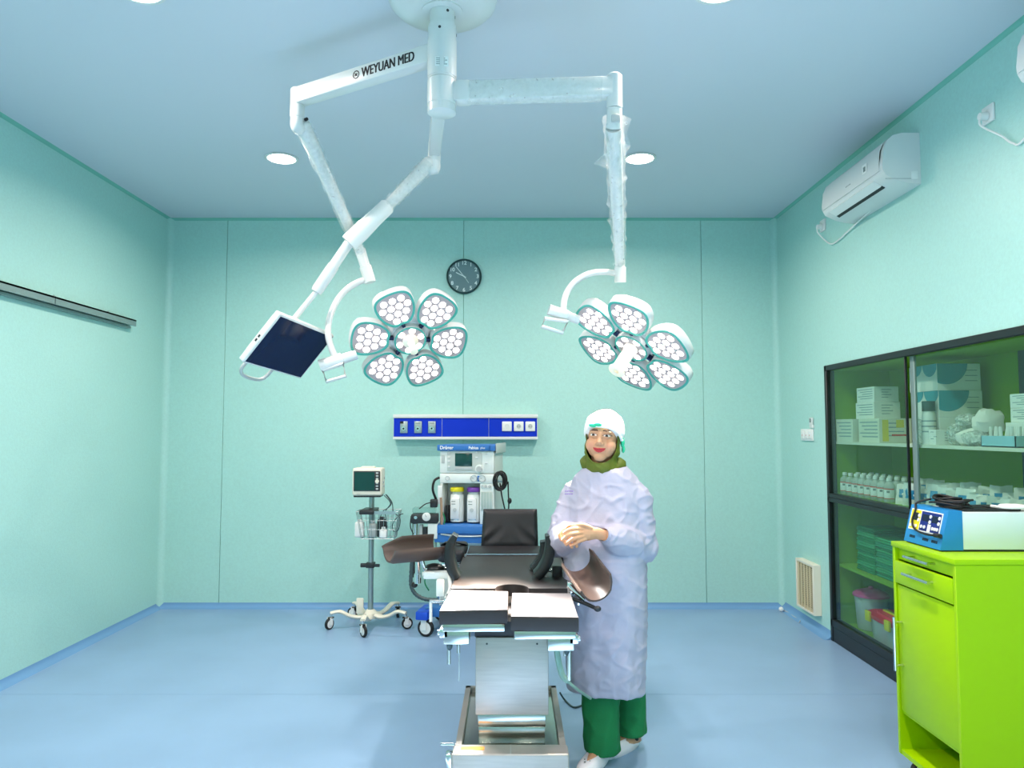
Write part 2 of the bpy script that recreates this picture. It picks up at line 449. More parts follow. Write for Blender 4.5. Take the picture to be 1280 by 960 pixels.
for i, px in enumerate((505, 522.7, 540)):
    p = at(px, 534, Y=yf); q = MB().rbox((p.x-.032, yf-.012, p.z-.05), (p.x+.032, yf, p.z+.05), .004).build('gas_outlet', 'alu', t)
    MB().cyl((p.x, yf-.03, p.z-.012), (p.x, yf-.012, p.z-.012), .018, n=18).build('valve', 'chrome', q)
    MB().cyl((p.x, yf-.034, p.z-.012), (p.x, yf-.03, p.z-.012), .008, n=12).build('valve_core', 'ink', q)
    if i == 0: MB().box((p.x-.032, yf-.0132, p.z+.03), (p.x-.002, yf-.012, p.z+.05)).build('tag', 'ink', q)
    else: MB().box((p.x-.02, yf-.0128, p.z+.03), (p.x+.02, yf-.012, p.z+.038)).build('tag', 'ink_grey', q)
for i, px in enumerate((633.6, 648.4, 662.8)):
    p = at(px, 533, Y=yf); q = MB().rbox((p.x-.041, yf-.012, p.z-.041), (p.x+.041, yf, p.z+.041), .01, 3).build('power_socket', 'white_plastic', t)
    M = Mx((p.x, yf-.0125, p.z), X_, Z_, -Y_)
    MB().lathe([(.02, -.002), (.024, .001), (.022, .002), (.018, -.001), (.02, -.002)], 24, M).build('socket_ring', 'white_plastic', q)
    MB().lathe([(0, 0), (.019, 0), (.019, .0006), (0, .0006)], 20, M).build('socket_well', 'grey_plastic' if i else 'white_paint', q)
    if i:
        for s in (-1, 1): MB().cyl((p.x+s*.009, yf-.0145, p.z), (p.x+s*.009, yf-.0128, p.z), .003, n=8).build('pin_hole', 'ink', q)

# ================================================================ RIGHT WALL FITTINGS
def profile_y(prof, y0, y1):
    """prof: (distance from right wall, z) extruded along Y"""
    return MB().grid([[V((XR-d, y, z)) for d, z in prof] for y in (y0, y1)], closed_u=True, cap=True)
def air_conditioner(y0, y1, label, label2):
    t = empty('air_conditioner', (XR, (y0+y1)/2, 2.88), label, 'air conditioner', 'wall air conditioners')
    body = [(0, 3.165), (.10, 3.165), (.150, 3.152), (.185, 3.12), (.205, 3.07), (.214, 2.985), (.212, 2.955), (.196, 2.925), (.13, 2.893), (.07, 2.878), (0, 2.872)]
    profile_y(body, y0, y1).build('body', 'white_paint', t)
    fp = [(.188, 3.118), (.208, 3.07), (.2185, 2.985), (.2165, 2.957), (.212, 2.957), (.210, 3.07), (.186, 3.116)]
    profile_y([(d+.0015, z) for d, z in fp], y0+.03, y1-.006).build('front_panel', 'white_paint', t)
    M = lambda u, v: V((XR-(.196-u*(.066)), 0, 2.925-u*.032))
    def low(u0, u1, ya, yb, h, name, m):
        p0, p1 = (.205-.085*u0, 2.938-.052*u0), (.205-.085*u1, 2.938-.052*u1)
        n = V((.052, 0, -.085)).normalized()*h
        prof = [p0, p1, (p1[0]+n.x, p1[1]+n.z), (p0[0]+n.x, p0[1]+n.z)]
        return profile_y(prof, ya, yb).build(name, m, t)
    low(.60, .82, y0+.13, y1-.08, .006, 'outlet_slot', 'ink')
    low(.06, .60, y0+.13, y1-.08, .009, 'flap', 'white_plastic')
    MB().box((XR-.2195, y0+.17, 3.0), (XR-.217, y0+.225, 3.055)).build('energy_sticker', 'carton_white', t)
    MB().box((XR-.221, y0+.185, 3.012), (XR-.2195, y0+.21, 3.04)).build('sticker_print', 'ink_grey', t)
    for k in range(5): MB().box((XR-.2185, y0+.38+k*.014, 2.995), (XR-.2172, y0+.388+k*.014, 3.004)).build('badge_letter', 'ink_grey', t)
    MB().box((XR-.20, y0-.0015, 2.90), (XR-.03, y0, 2.905)).build('seam', 'grey_plastic', t)
    MB().rbox((XR-.055, y0-.003, 2.9), (XR-.018, y0, 2.945), .001).build('knockout', 'white_plastic', t)
    return t
air_conditioner(4.04, 4.84, 'white wall air conditioner on the right wall, whole unit in view', '')
air_conditioner(2.12, 2.94, 'white air conditioner cut by the right picture edge, near the wall plug', '')
def plug_on_wall(px, py, lab, path, lab2):
    p = at(px, py, X=XR)
    t = empty('wall_socket', (XR, p.y, p.z), lab, 'socket', 'high wall sockets')
    MB().rbox((XR-.012, p.y-.043, p.z-.043), (XR, p.y+.043, p.z+.043), .004).build('plate', 'white_plastic', t)
    MB().lathe([(.02, .012), (.024, .0135), (.02, .0145), (.02, .012)], 20, Mx((XR, p.y, p.z), -Y_, Z_, -X_)).build('socket_ring', 'white_plastic', t)
    t2 = empty('power_cable', (XR-.03, p.y, p.z-.02), lab2, 'cable', 'air conditioner cables')
    MB().cyl((XR-.015, p.y, p.z-.01), (XR-.05, p.y, p.z-.01), .021, .017, 18).build('plug', 'white_plastic', t2)
    pts = [V((XR-.045, p.y, p.z-.012))]+path(p)
    MB().tube(smooth_path(pts, 8), .005, 8).build('cord', 'white_plastic', t2)
plug_on_wall(1237, 143, 'square white wall socket high on the right wall with a plug', lambda p: [V((XR-.05, p.y-.01, p.z-.06)), at(1252, 170, X=XR-.02), at(1266, 179, X=XR-.012), at(1280, 174, X=XR-.012), V((XR-.02, 2.93, 2.92))], 'white power cable running to the air conditioner at the picture edge')
plug_on_wall(1029.5, 282, 'white wall socket below the far end of the whole air conditioner', lambda p: [V((XR-.045, p.y, p.z-.05)), at(1031, 300, X=XR-.02), at(1040, 305, X=XR-.012), at(1052, 297, X=XR-.012), at(1058, 291, X=XR-.012), V((XR-.03, 4.55, 2.88))], 'white looped power cable hanging under the whole air conditioner')
# light switch and remote
p0, p1 = at(1001.5, 550, X=XR-.008), at(1016, 536, X=XR-.008)
t = empty('light_switch', (XR, (p0.y+p1.y)/2, 1.46), 'white double light switch plate beside the black cabinet frame', 'switch')
MB().rbox((XR-.012, p1.y, 1.415), (XR, p0.y, 1.505), .004).build('plate', 'white_plastic', t)
for k in (0, 1, 2):
    ya = p1.y+.012+k*.07
    q = MB().rbox((XR-.018, ya, 1.43), (XR-.011, ya+.055, 1.49), .003).build('rocker', 'white_plastic', t)
    MB().box((XR-.0185, ya+.024, 1.452), (XR-.0178, ya+.030, 1.462)).build('mark', 'red_print', q)
t = empty('remote_control', (XR, p1.y+.02, 1.51), 'small white air conditioner remote held above the light switch', 'remote')
MB().rbox((XR-.016, p1.y-.01, 1.51), (XR-.0005, p1.y+.045, 1.535), .003).build('holder', 'white_plastic', t)
MB().rbox((XR-.02, p1.y-.008, 1.512), (XR-.004, p1.y+.04, 1.592), .005).build('body', 'white_paint', t)
MB().box((XR-.0206, p1.y, 1.555), (XR-.0199, p1.y+.032, 1.585)).build('display', 'ink_grey', t)
# low vent grille
vy0, vy1, vz0, vz1 = 5.53, 5.87, .125, .495
t = empty('exhaust_fan', (XR, (vy0+vy1)/2, vz0), 'cream louvred exhaust fan low on the right wall', 'exhaust fan')
for a_, b_ in (((vy0, vz0), (vy0+.018, vz1)), ((vy1-.018, vz0), (vy1, vz1)), ((vy0+.0185, vz0), (vy1-.0185, vz0+.018)), ((vy0+.0185, vz1-.018), (vy1-.0185, vz1))):
    MB().rbox((XR-.058, a_[0], a_[1]), (XR, b_[0], b_[1]), .002, 1).build('frame', 'cream_plastic', t)
MB().box((XR-.02, vy0+.01, vz0+.01), (XR-.002, vy1-.01, vz1-.01)).build('backing', 'grille_dark', t)
sl = MB().box((-.006, 0, -.003), (.004, vy1-vy0-.03, .003), Matrix.Rotation(R(35), 4, 'Y')).mesh('slat', 'grille')
for k in range(24): link('slat', sl, t, T(XR-.044, vy0+.015, vz0+.024+k*.0139))
for k in range(5): MB().box((XR-.06, vy0+.06+k*.054, vz0+.018), (XR-.054, vy0+.066+k*.054, vz1-.018)).build('mullion', 'grille', t)
t = empty('floor_cable', at(978, 762, Z=0), 'thin cable end with a white knob on the floor by the back corner', 'cable')
pth = [at(978, 762, Z=.01), at(986, 766, Z=.006), at(993, 771, Z=.006), at(1000, 775, Z=.006), at(999, 778, Z=.006)]
MB().tube(smooth_path(pth, 6), .004, 6).build('cord', 'grey_plastic', t)
MB().ell(at(976.5, 761.5, Z=.02), (.02, .02, .02), 14).build('knob', 'white_plastic', t)

# ================================================================ CEILING PENDANT WITH TWO SURGICAL LIGHTS AND A MONITOR
cp = at(553, 14, Z=3.235); PX, PY = cp.x, cp.y
t = empty('pendant_mount', (PX, PY, ZC), 'white ceiling dome and column that carries the surgical lamp arms', 'pendant mount')
MB().lathe([(.0, ZC), (.226, ZC), (.23, ZC-.03), (.222, ZC-.065), (.20, ZC-.088), (.15, ZC-.10), (.0, ZC-.102)], 48, T(PX, PY, 0)).build('dome_cover', 'white_paint', t)
MB().lathe([(0, ZC-.098), (.085, ZC-.098), (.085, ZC-.108), (0, ZC-.108)], 36, T(PX, PY, 0)).build('collar_plate', 'white_paint', t)
zs = [ZC-.106, at(553, 24, Y=PY-.058).z, at(553, 57, Y=PY-.058).z, at(553, 93, Y=PY-.058).z, at(553, 140, Y=PY-.02).z]
for i in range(4):
    r = .052 if i == 0 else .058
    q = MB().lathe([(0, zs[i]), (r, zs[i]), (r, zs[i+1]+.003), (r-.004, zs[i+1]), (0, zs[i+1])], 36, T(PX, PY, 0)).build('column_section', 'white_paint', t)
    for a in ((-60, -95, -100)[i % 3], 10):
        d = V((math.cos(R(a)), math.sin(R(a)), 0)); c = V((PX, PY, zs[i]*.72+zs[i+1]*.28))+d*r
        MB().cyl(c-d*.004, c+d*.0015, .006, n=10).build('screw', 'dark_plastic', q)
d = V((math.cos(R(-86)), math.sin(R(-86)), 0)); M = Mx(V((PX, PY, (zs[2]*.5+zs[3]*.5)-.005))+d*.0585, (-d.y, d.x, 0), Z_, d)
lb = MB().box((-.027, -.02, -.002), (.027, .02, .0006), M).build('rating_label', 'carton_white', t)
for k in range(4): MB().box((-.022, -.013+k*.008, .0006), (.022-.008*(k % 2), -.010+k*.008, .001), M).build('label_line', 'ink_grey', t)

def beam(a, b, w, h, r=.008):
    """box-section arm from a to b"""
    a, b = V(a), V(b); x = (b-a).normalized(); y = Z_.cross(x).normalized(); z = x.cross(y)
    return MB().rbox((0, -w/2, -h/2), ((b-a).length, w/2, h/2), r, 2, Mx(a, x, y, z)), Mx(a, x, y, z)

def wrap(pts, rs, amp, seed, name='plastic_wrap', parent=None, n=14, sub=10):
    """crinkled clear film pulled over an arm"""
    P = smooth_path(pts, sub); N = len(P); mb = MB()
    rr = [rs[0]+(rs[1]-rs[0])*i/(N-1) for i in range(N)]
    mb.tube(P, rr, n, False)
    nv = []
    for i, v in enumerate(mb.v):
        c = P[i//n]; d = (V(v)-c); k = noise.noise(V(v)*38+V((seed, 0, 0)))*amp+noise.noise(V(v)*110)*amp*.5
        nv.append(tuple(c+d*(1+max(-.1, k/d.length))))
    mb.v = nv
    return mb.build(name, 'plastic_wrap', parent, smooth=25)

# petal outline, lens, LEDs: local plane, +z is the lit side
PET = chaikin([(.112, -.050), (.118, .0), (.112, .050), (.182, .100), (.270, .108), (.312, .078), (.324, 0), (.312, -.078), (.270, -.108), (.182, -.100)], 2)
def inset(poly, f):
    cx = sum(p[0] for p in poly)/len(poly); cy = sum(p[1] for p in poly)/len(poly)
    return [(cx+(x-cx)*f, cy+(y-cy)*f) for x, y in poly]
HEX = chaikin([(.100*math.cos(R(60*k)), .100*math.sin(R(60*k))) for k in range(6)], 2)
def inside(p, poly):
    c = False; j = len(poly)-1
    for i in range(len(poly)):
        if (poly[i][1] > p[1]) != (poly[j][1] > p[1]) and p[0] < (poly[j][0]-poly[i][0])*(p[1]-poly[i][1])/(poly[j][1]-poly[i][1])+poly[i][0]: c = not c
        j = i
    return c
def shell_mesh(poly, dep, name):
    rows = [[(x, y, .002) for x, y in inset(poly, .96)], [(x, y, .004) for x, y in poly], [(x, y, -.008) for x, y in inset(poly, 1.03)],
            [(x, y, -dep*.7) for x, y in inset(poly, 1.03)], [(x, y, -dep) for x, y in inset(poly, .9)], [(x, y, -dep*1.08) for x, y in inset(poly, .5)]]
    mb = MB().grid(rows, closed_u=True, cap=True); return mb.mesh(name, 'white_paint', 50)
def ring_mesh(poly, name):
    rows = [[(x, y, .001) for x, y in inset(poly, 1.0)], [(x, y, .007) for x, y in inset(poly, 1.0)], [(x, y, .007) for x, y in inset(poly, .895)], [(x, y, .001) for x, y in inset(poly, .88)]]
    rows.append(rows[0]); return MB().grid(rows, closed_u=True).mesh(name, 'rim_reflection', 50)
def panel_mesh(poly, name): return MB().prism(inset(poly, .93), -.002, .0035).mesh(name, 'lens_panel')
LED_ME = MB().lathe([(0, .0065), (.008, .0063), (.0150, .0055), (.0180, .0037), (.0180, .003), (0, .003)], 18).mesh('led', 'led')
SHELL, RIM, PAN = shell_mesh(PET, .055, 'petal'), ring_mesh(PET, 'rim'), panel_mesh(PET, 'lens_panel')
SHELL_C, RIM_C, PAN_C = shell_mesh(HEX, .06, 'hub_housing'), ring_mesh(HEX, 'rim'), panel_mesh(HEX, 'lens_panel')
LEDS = [(r_, y_) for r_, ys in ((.147, (-.022, .022)), (.188, (-.046, 0, .046)), (.229, (-.069, -.023, .023, .069)), (.270, (-.048, 0, .048))) for y_ in ys]
STRUT = MB().rbox((.085, -.009, -.03), (.125, .009, -.004), .003).mesh('strut', 'navy')

def light_head(t, M, handle):
    for k in range(6):
        pt = link('petal', SHELL, t, M @ Rz(R(60*k)))
        link_local('rim', RIM, pt); link_local('lens_panel', PAN, pt)
        for p in LEDS: link_local('led', LED_ME, pt, T(p[0], p[1], 0))
        link_local('strut', STRUT, pt)
    hb = link('hub_housing', SHELL_C, t, M @ Rz(R(0)))
    link_local('rim', RIM_C, hb); link_local('lens_panel', PAN_C, hb)
    for k in range(6): link_local('led', LED_ME, hb, T(.062*math.cos(R(60*k+30)), .062*math.sin(R(60*k+30)), 0))
    back = MB().lathe([(0, -.03), (.1, -.03), (.13, -.06), (.09, -.085), (0, -.09)], 30).mesh('back_cover', 'white_paint'); link('back_cover', back, t, M)
    if handle == 'short':
        h = MB().lathe([(0, .003), (.042, .003), (.042, .012), (.03, .018), (.021, .022), (.019, .03), (.0185, .105), (.021, .11), (.017, .115), (0, .115)], 24)
    else:
        h = MB().lathe([(0, .003), (.036, .003), (.036, .02), (.031, .026), (.031, .14), (.034, .145), (.042, .15), (.042, .158), (.03, .162), (.012, .160), (.012, .12), (0, .12)], 28)
    link('sterile_handle', h.mesh('sterile_handle', 'handle_glow'), t, M)
    ld = bpy.data.lights.new('surgical_beam', 'SPOT'); ld.energy = SURG_W*(1 if handle == 'short' else .95); ld.spot_size = R(40 if handle == 'short' else 33); ld.spot_blend = 1.0; ld.shadow_soft_size = .16
    ld.color = (1, .97, .93) if handle == 'short' else (1, .82, .62)
    lo = bpy.data.objects.new('beam', ld); C.objects.link(lo); lo.parent = t
    lo.matrix_basis = T(-OFF[t.name]) @ M @ T(0, 0, .20) @ Matrix.Rotation(math.pi, 4, 'X')

def Mhead(rot, pos):
    m = Matrix(rot).to_4x4(); m.translation = V(pos); return m
HL = Mhead(((.9245, .2401, .2962), (.3812, -.5852, -.7157), (.0015, .7746, -.6325)), (-.552, 3.968, 1.983))
HR = Mhead(((.6302, -.5689, -.5284), (-.7749, -.5027, -.3831), (-.0477, .6509, -.7577)), (.584, 3.582, 1.899))

# ---- left surgical light on the upper, lettered arm
zA = zs[1]*.45+zs[2]*.55+.03
e1 = at(372, 122, Z=3.06)
t = empty('surgical_light', (PX, PY, zA), 'left surgical lamp with six round-edged LED petals facing forward, on the lettered arm', 'surgical light', 'surgical lamps on the ceiling pendant')
a0 = V((PX, PY, 3.06)); dr = (e1-a0).normalized()
mb, MA = beam(a0+dr*.045, e1, .062, .078); arm = mb.build('swivel_arm', 'white_paint', t)
MB().lathe([(0, -.042), (.0605, -.042), (.0605, .042), (0, .042)], 32, T(PX, PY, 3.06)).build('swivel_ring', 'white_paint', t)
L = (e1-a0).length
yd = V((-dr.y, dr.x, 0)); nrm = -V((0, 0, 1)).cross(dr) if False else V((dr.y, -dr.x, 0))
if nrm.y > 0: nrm = -nrm
tx = V((-nrm.y, nrm.x, 0))                       # reading direction
if tx.x < 0: tx = -tx
face0 = a0+nrm*.0316
def on_arm(px): # distance along the arm where a photo column meets its face
    best = None
    for k in range(400):
        q = face0+dr*(L*k/400); dep = q.y*math.cos(PITCH)+(q.z-CAMH)*math.sin(PITCH); u = 640+FPX*q.x/dep
        if best is None or abs(u-px) < best[0]: best = (abs(u-px), q)
    return best[1]
c0, c1 = on_arm(452), on_arm(518)
me = text_mesh('WEYUAN MED', .060, 'ink', 0)
bm = bmesh.new()
for dx in (-.0022, -.0007, .0007, .0022):          # heavier strokes
    n0 = len(bm.verts); bm.from_mesh(me); bm.verts.ensure_lookup_table()
    for v in bm.verts[n0:]: v.co.x += dx
bm.to_mesh(me); bm.free()
wdt = max(v.co.x for v in me.vertices)-min(v.co.x for v in me.vertices)
link('lettering', me, t, Mx((c0+c1)/2, tx, Z_, nrm) @ Matrix.Diagonal(((c1-c0).length/wdt, 1, 1, 1)))
lg = on_arm(445); ML = Mx(lg, tx, Z_, nrm)
MB().lathe([(.014, 0), (.019, 0), (.019, .0006), (.014, .0006), (.014, 0)], 20, ML).box((-.009, -.003, 0), (.009, .003, .0006), ML @ Rz(.6)).box((-.009, -.003, 0), (.009, .003, .0006), ML @ Rz(2.4)).build('emblem', 'ink', t)
ez0 = at(372, 107.5, Y=e1.y-.03).z; ez1 = at(372, 144, Y=e1.y-.03).z
MB().lathe([(0, ez0), (.028, ez0), (.033, ez0-.006), (.033, ez1), (0, ez1)], 24, T(e1.x, e1.y, 0)).build('arm_end', 'white_paint', t)
k1 = at(376, 156, Y=e1.y+.03)
MB().tube(smooth_path([V((e1.x, e1.y, ez1+.005)), V((e1.x, e1.y, ez1-.04)), k1+V((.0, .02, -.01))], 5), [.03]*6+[.032]*5, 18).build('elbow', 'white_paint', t)
MB().ell(k1+V((.01, .01, -.005)), (.036, .036, .036), 20).build('spring_knuckle', 'white_paint', t)
MB().cyl(k1+V((.035, -.02, .02)), k1+V((.03, -.03, .012)), .008, n=10).build('cap_screw', 'dark_plastic', t)
sp1 = at(452, 318, Y=4.0); k0 = k1+V((.01, .01, -.005))
MB().tube([k0, k0.lerp(sp1, .5), sp1], [.036, .029, .024], 16).build('spring_arm', 'white_paint', t)
wrap([k0, k0.lerp(sp1, .35), k0.lerp(sp1, .7), sp1], (.042, .03), .012, 3, parent=t)
lc0, lc1 = at(450, 312, Y=3.99), at(463, 353, Y=4.0)
MB().tube([lc0, lc0.lerp(lc1, .5), lc0.lerp(lc1, .52), lc1], [.029, .028, .034, .032], 18).build('lower_spindle', 'white_paint', t)
yk = [at(459, 349, Y=4.0), at(447, 353, Y=3.98), at(432, 363, Y=3.95), at(420, 378, Y=3.91), at(412, 398, Y=3.87), at(410, 416, Y=3.84), at(413, 431, Y=3.84), at(420, 449, Y=3.84)]
MB().tube(smooth_path(yk, 5), .017, 12).build('yoke', 'white_paint', t)
q0, q1 = at(400, 458, Y=3.83), at(446, 443, Y=3.86)
MB().tube([q0, q0.lerp(q1, .6), q0.lerp(q1, .62), q1], [.034, .034, .027, .025], 18).build('pivot_bracket', 'white_paint', t)
hp = [at(403, 463, Y=3.82), at(408, 477, Y=3.82), at(432, 470, Y=3.83), at(429, 454, Y=3.83)]
MB().tube(hp, .011, 10, closed=True).build('positioning_handle', 'white_paint', t)
light_head(t, HL, 'short')

# ---- right surgical light on the lowest arm
zB = at(560, 113, Y=PY-.03).z
e2 = at(768, 110, Z=zB)
t = empty('surgical_light', (PX, PY, zB), 'right surgical lamp tilted down over the person, film-wrapped drop arm', 'surgical light', 'surgical lamps on the ceiling pendant')
a0 = V((PX, PY, zB)); dr = (e2-a0).normalized()
mb, MA = beam(a0+dr*.045, e2, .062, .080); mb.build('swivel_arm', 'white_paint', t)
MB().lathe([(0, -.05), (.0605, -.05), (.0605, .05), (0, .05)], 32, T(PX, PY, zB)).build('swivel_ring', 'white_paint', t)
mb, _ = beam(a0+dr*.06, a0+dr*.12, .07, .088, .01); mb.build('arm_sleeve', 'white_paint', t)
mb = MB().rbox((.10, -.034, -.044), (.66, .034, .043), .012, 4, Mx(a0, dr, Z_.cross(dr), Z_))
mb.v = [tuple(V(v)+noise.noise_vector(V(v)*30)*.004) for v in mb.v]; mb.build('plastic_wrap', 'plastic_wrap', t, smooth=20)
tz0, tz1 = at(768, 88, Y=e2.y-.03).z, at(768, 132, Y=e2.y-.03).z
MB().lathe([(0, tz0), (.022, tz0), (.032, tz0-.010), (.032, tz1), (0, tz1)], 24, T(e2.x, e2.y, 0)).build('arm_end', 'white_paint', t)
k1 = V((e2.x, e2.y+.03, at(768, 160, Y=e2.y+.03).z))
MB().tube([V((e2.x, e2.y, tz1+.003)), V((e2.x, e2.y+.006, tz1-.03)), k1], [.03, .031, .032], 18).build('elbow', 'white_paint', t)
MB().rbox((e2.x-.018, e2.y-.036, k1.z+.0), (e2.x+.018, e2.y-.02, k1.z+.03), .004).build('lock_tab', 'grey_plastic', t)
sp1 = at(775, 332, Y=3.56)
MB().tube([k1, k1.lerp(sp1, .5), sp1], [.033, .027, .022], 16).build('spring_arm', 'white_paint', t)
wrap([k1+V((0, 0, .04)), k1.lerp(sp1, .3), k1.lerp(sp1, .7), k1.lerp(sp1, .97)], (.046, .028), .016, 9, parent=t, sub=14)
# loose flaps of film around the elbow
for sd, fl_pts in ((1, [(765, 150), (758, 170), (764, 190), (742, 204), (764, 214), (768, 200)]), (2, [(777, 142), (788, 152), (783, 168), (789, 182), (780, 196), (776, 214), (774, 180)])):
    c = k1+V((0, -.02, 0)); pts = [at(x, y, Y=e2.y+.03) for x, y in fl_pts]
    f = MB(); ctr = sum(pts, V())/len(pts); n = len(pts)
    rows = [[p+V((0, -.012+.02*math.sin(i*2.1+sd), 0)) for i, p in enumerate(pts)], [ctr.lerp(p, .5)+V((0, .03*math.sin(i*1.7+sd), 0)) for i, p in enumerate(pts)], [ctr+V((0, .01, 0))]*n]
    f.grid(rows, closed_u=True); f.build('film_flap', 'plastic_wrap', t, smooth=15)
lc0, lc1 = at(775, 325, Y=3.55), at(775.5, 353, Y=3.57)
MB().tube([lc0, lc0.lerp(lc1, .3), lc0.lerp(lc1, .32), lc1], [.024, .024, .029, .029], 18).build('lower_spindle', 'white_paint', t)
yk = [at(772, 342, Y=3.565), at(757, 340, Y=3.56), at(741, 341, Y=3.555), at(728, 346, Y=3.55), at(717, 354, Y=3.55), at(709, 365, Y=3.55), at(705, 378, Y=3.545), at(704, 394, Y=3.54)]
MB().tube(smooth_path(yk, 5), .0155, 12).build('yoke', 'white_paint', t)
q0, q1 = at(686, 387, Y=3.53), at(724, 400, Y=3.55)
MB().tube([q0, q0.lerp(q1, .6), q0.lerp(q1, .62), q1], [.027, .027, .022, .022], 18).build('pivot_bracket', 'white_paint', t)
hp = [at(681, 398, Y=3.51), at(677, 408, Y=3.51), at(703, 416, Y=3.52), at(710, 402, Y=3.52)]
MB().tube(hp, .010, 10, closed=True).build('positioning_handle', 'white_paint', t)
light_head(t, HR, 'long')

# ---- monitor arm (middle arm, pointing away from the camera)
zM = (zs[2]+zs[3])/2
e3 = at(543, 188, Z=zM-.02)
t = empty('pendant_monitor', (PX, PY, zM), 'white pendant monitor with dark screen hanging tilted from its own arm', 'monitor')
a0 = V((PX, PY, zM-.02)); dr = (e3-a0).normalized()
mb, _ = beam(a0+dr*.03, e3, .062, .078); mb.build('swivel_arm', 'white_paint', t)
MB().lathe([(0, -.05), (.0602, -.05), (.0602, .03), (0, .03)], 32, T(PX, PY, zM)).build('swivel_ring', 'white_paint', t)
z1_ = at(541, 212, Y=e3.y).z
MB().lathe([(0, e3.z+.045), (.03, e3.z+.045), (.034, e3.z+.038), (.034, z1_+.05), (.03, z1_+.045), (0, z1_+.045)], 24, T(e3.x, e3.y, 0)).build('arm_end', 'white_paint', t)
MM = Mhead(((.312, .637, .705), (.945, -.130, -.300), (-.100, .760, -.643)), (-1.133, 3.746, 1.917))
up = V((.637, -.130, .760)).normalized(); nrm = V((.705, -.300, -.643)).normalized()
B = V((-1.133, 3.746, 1.917))+up*.10-nrm*.06
A = at(536, 205, Y=e3.y)
ch = lambda px, py, f: at(px, py, Y=A.y+(B.y-A.y)*f)
MB().tube(smooth_path([V((e3.x, e3.y, z1_+.06)), V((e3.x, e3.y, z1_)), A+V((-.01, 0, -.01))], 5), .030, 18).build('elbow', 'white_paint', t)
MB().ell(A, (.038, .038, .038), 20).build('spring_knuckle', 'white_paint', t)
d1, d2, d3, d4 = ch(484, 258, .3), ch(436, 304, .55), ch(395, 365, .8), ch(368, 398, 1)
MB().tube([A, d1], [.036, .027], 16).build('spring_arm', 'white_paint', t)
wrap([A, A.lerp(d1, .35), A.lerp(d1, .7), d1], (.044, .033), .012, 5, parent=t)
MB().tube([d1+(d1-d2)*.05, d1, d1.lerp(d2, .35), d1.lerp(d2, .7), d2], [.030, .042, .043, .049, .046], 16).build('foam_sleeve', 'white_plastic', t)
MB().tube([d2, d2.lerp(d3, .45), d2.lerp(d3, .47), d2.lerp(d3, .52), d2.lerp(d3, .54), d3.lerp(d2, .06), d3], [.026, .026, .03, .03, .031, .031, .027], 18).build('extension_tube', 'white_paint', t)
MB().tube([d3, d4, B-up*.06], .0145, 12).build('drop_rod', 'white_paint', t)
MB().rbox((-.242, -.150, -.030), (.242, .152, .006), .008, 3, MM).build('casing', 'white_paint', t)
MB().rbox((-.195, -.115, -.07), (.195, .12, -.028), .012, 3, MM).build('rear_housing', 'white_paint', t)
MB().box((-.23, -.14, .0055), (.23, .14, .0075), MM).build('screen', 'screen', t)
MB().rbox((-.04, -.02, -.1), (.04, .13, -.068), .006, 2, MM).build('mount_plate', 'white_paint', t)
for k in (0, 1): MB().rbox((-.2445, -.03+k*.024, -.018), (-.2415, -.015+k*.024, -.008), .001, 1, MM).build('button', 'dark_plastic', t)
MB().tube(smooth_path([MM @ V(p) for p in ((-.16, -.14, -.035), (-.165, -.20, -.035), (-.12, -.235, -.03), (.0, -.235, -.03), (.04, -.2, -.035), (.04, -.14, -.035))], 5), .009, 10).build('grab_handle', 'grey_plastic', t)

# ================================================================ PATIENT MONITOR ON A ROLLING STAND
SX, SY = -1.085, 5.74
t = empty('rolling_stand', (SX, SY, 0), 'grey five-legged rolling stand with wire basket left of the anaesthesia machine', 'equipment stand')
def caster(c, r, ang, name, parent, m_tyre='black_rubber', w=.022):
    """swivel caster whose wheel rests on the floor under c"""
    ax = V((math.cos(ang), math.sin(ang), 0)); side = V((-ax.y, ax.x, 0)); wc = V((c.x, c.y, r))+ax*r*.35
    M = Mx(wc, ax, Z_, side)
    q = MB().lathe([(r*.72, -w/2), (r*.9, -w/2), (r, -w*.3), (r, w*.3), (r*.9, w/2), (r*.72, w/2), (r*.72, -w/2)], 24, M).build('caster_wheel', m_tyre, parent)
    MB().lathe([(0, -w*.55), (r*.2, -w*.55), (r*.72, -w*.4), (r*.72, w*.4), (r*.2, w*.55), (0, w*.55)], 20, M).build('wheel_disc', 'white_plastic', q)
    for s in (-1, 1):
        MB().rbox((-r*.5, -r*.25, s*w*.75-.002), (r*.22, r*1.15, s*w*.75+.002), .002, 1, M).build('fork', 'white_plastic', q)
    MB().cyl((c.x, c.y, r*2.05), (c.x, c.y, max(c.z, r*2.1)), .011, n=12).build('stem', 'chrome', q)
    MB().lathe([(0, r*2.0), (.024, r*2.0), (.024, r*2.12), (0, r*2.12)], 16, T(c.x, c.y, 0)).build('swivel_cap', 'black_rubber', q)
for k in range(5):
    a = R(198+72*k); d = V((math.cos(a), math.sin(a), 0)); o = V((SX, SY, 0))
    pts = [o+d*.02+Z_*.095, o+d*.09+Z_*.075, o+d*.16+Z_*.09, o+d*.23+Z_*.125, o+d*.30+Z_*.118]
    mb = MB().tube(smooth_path(pts, 5), [.03]*6+[.024]*10+[.02]*5, 12, squash=(1, .6)); leg = mb.build('leg', 'cream_plastic', t)
    caster(o+d*.295+Z_*.115, .042, a+R(40), 'caster', leg)
MB().lathe([(0, .05), (.05, .06), (.055, .1), (.03, .125), (0, .13)], 24, T(SX, SY, 0)).build('hub', 'cream_plastic', t)
MB().rbox((SX-.10, SY-.05, .1), (SX-.045, SY-.035, .22), .01).build('brake_pedal', 'cream_plastic', t)
MB().cyl((SX, SY, .1), (SX, SY, .985), .021, n=20).build('pole', 'alu', t)
zk = at(463, 706, Y=SY).z
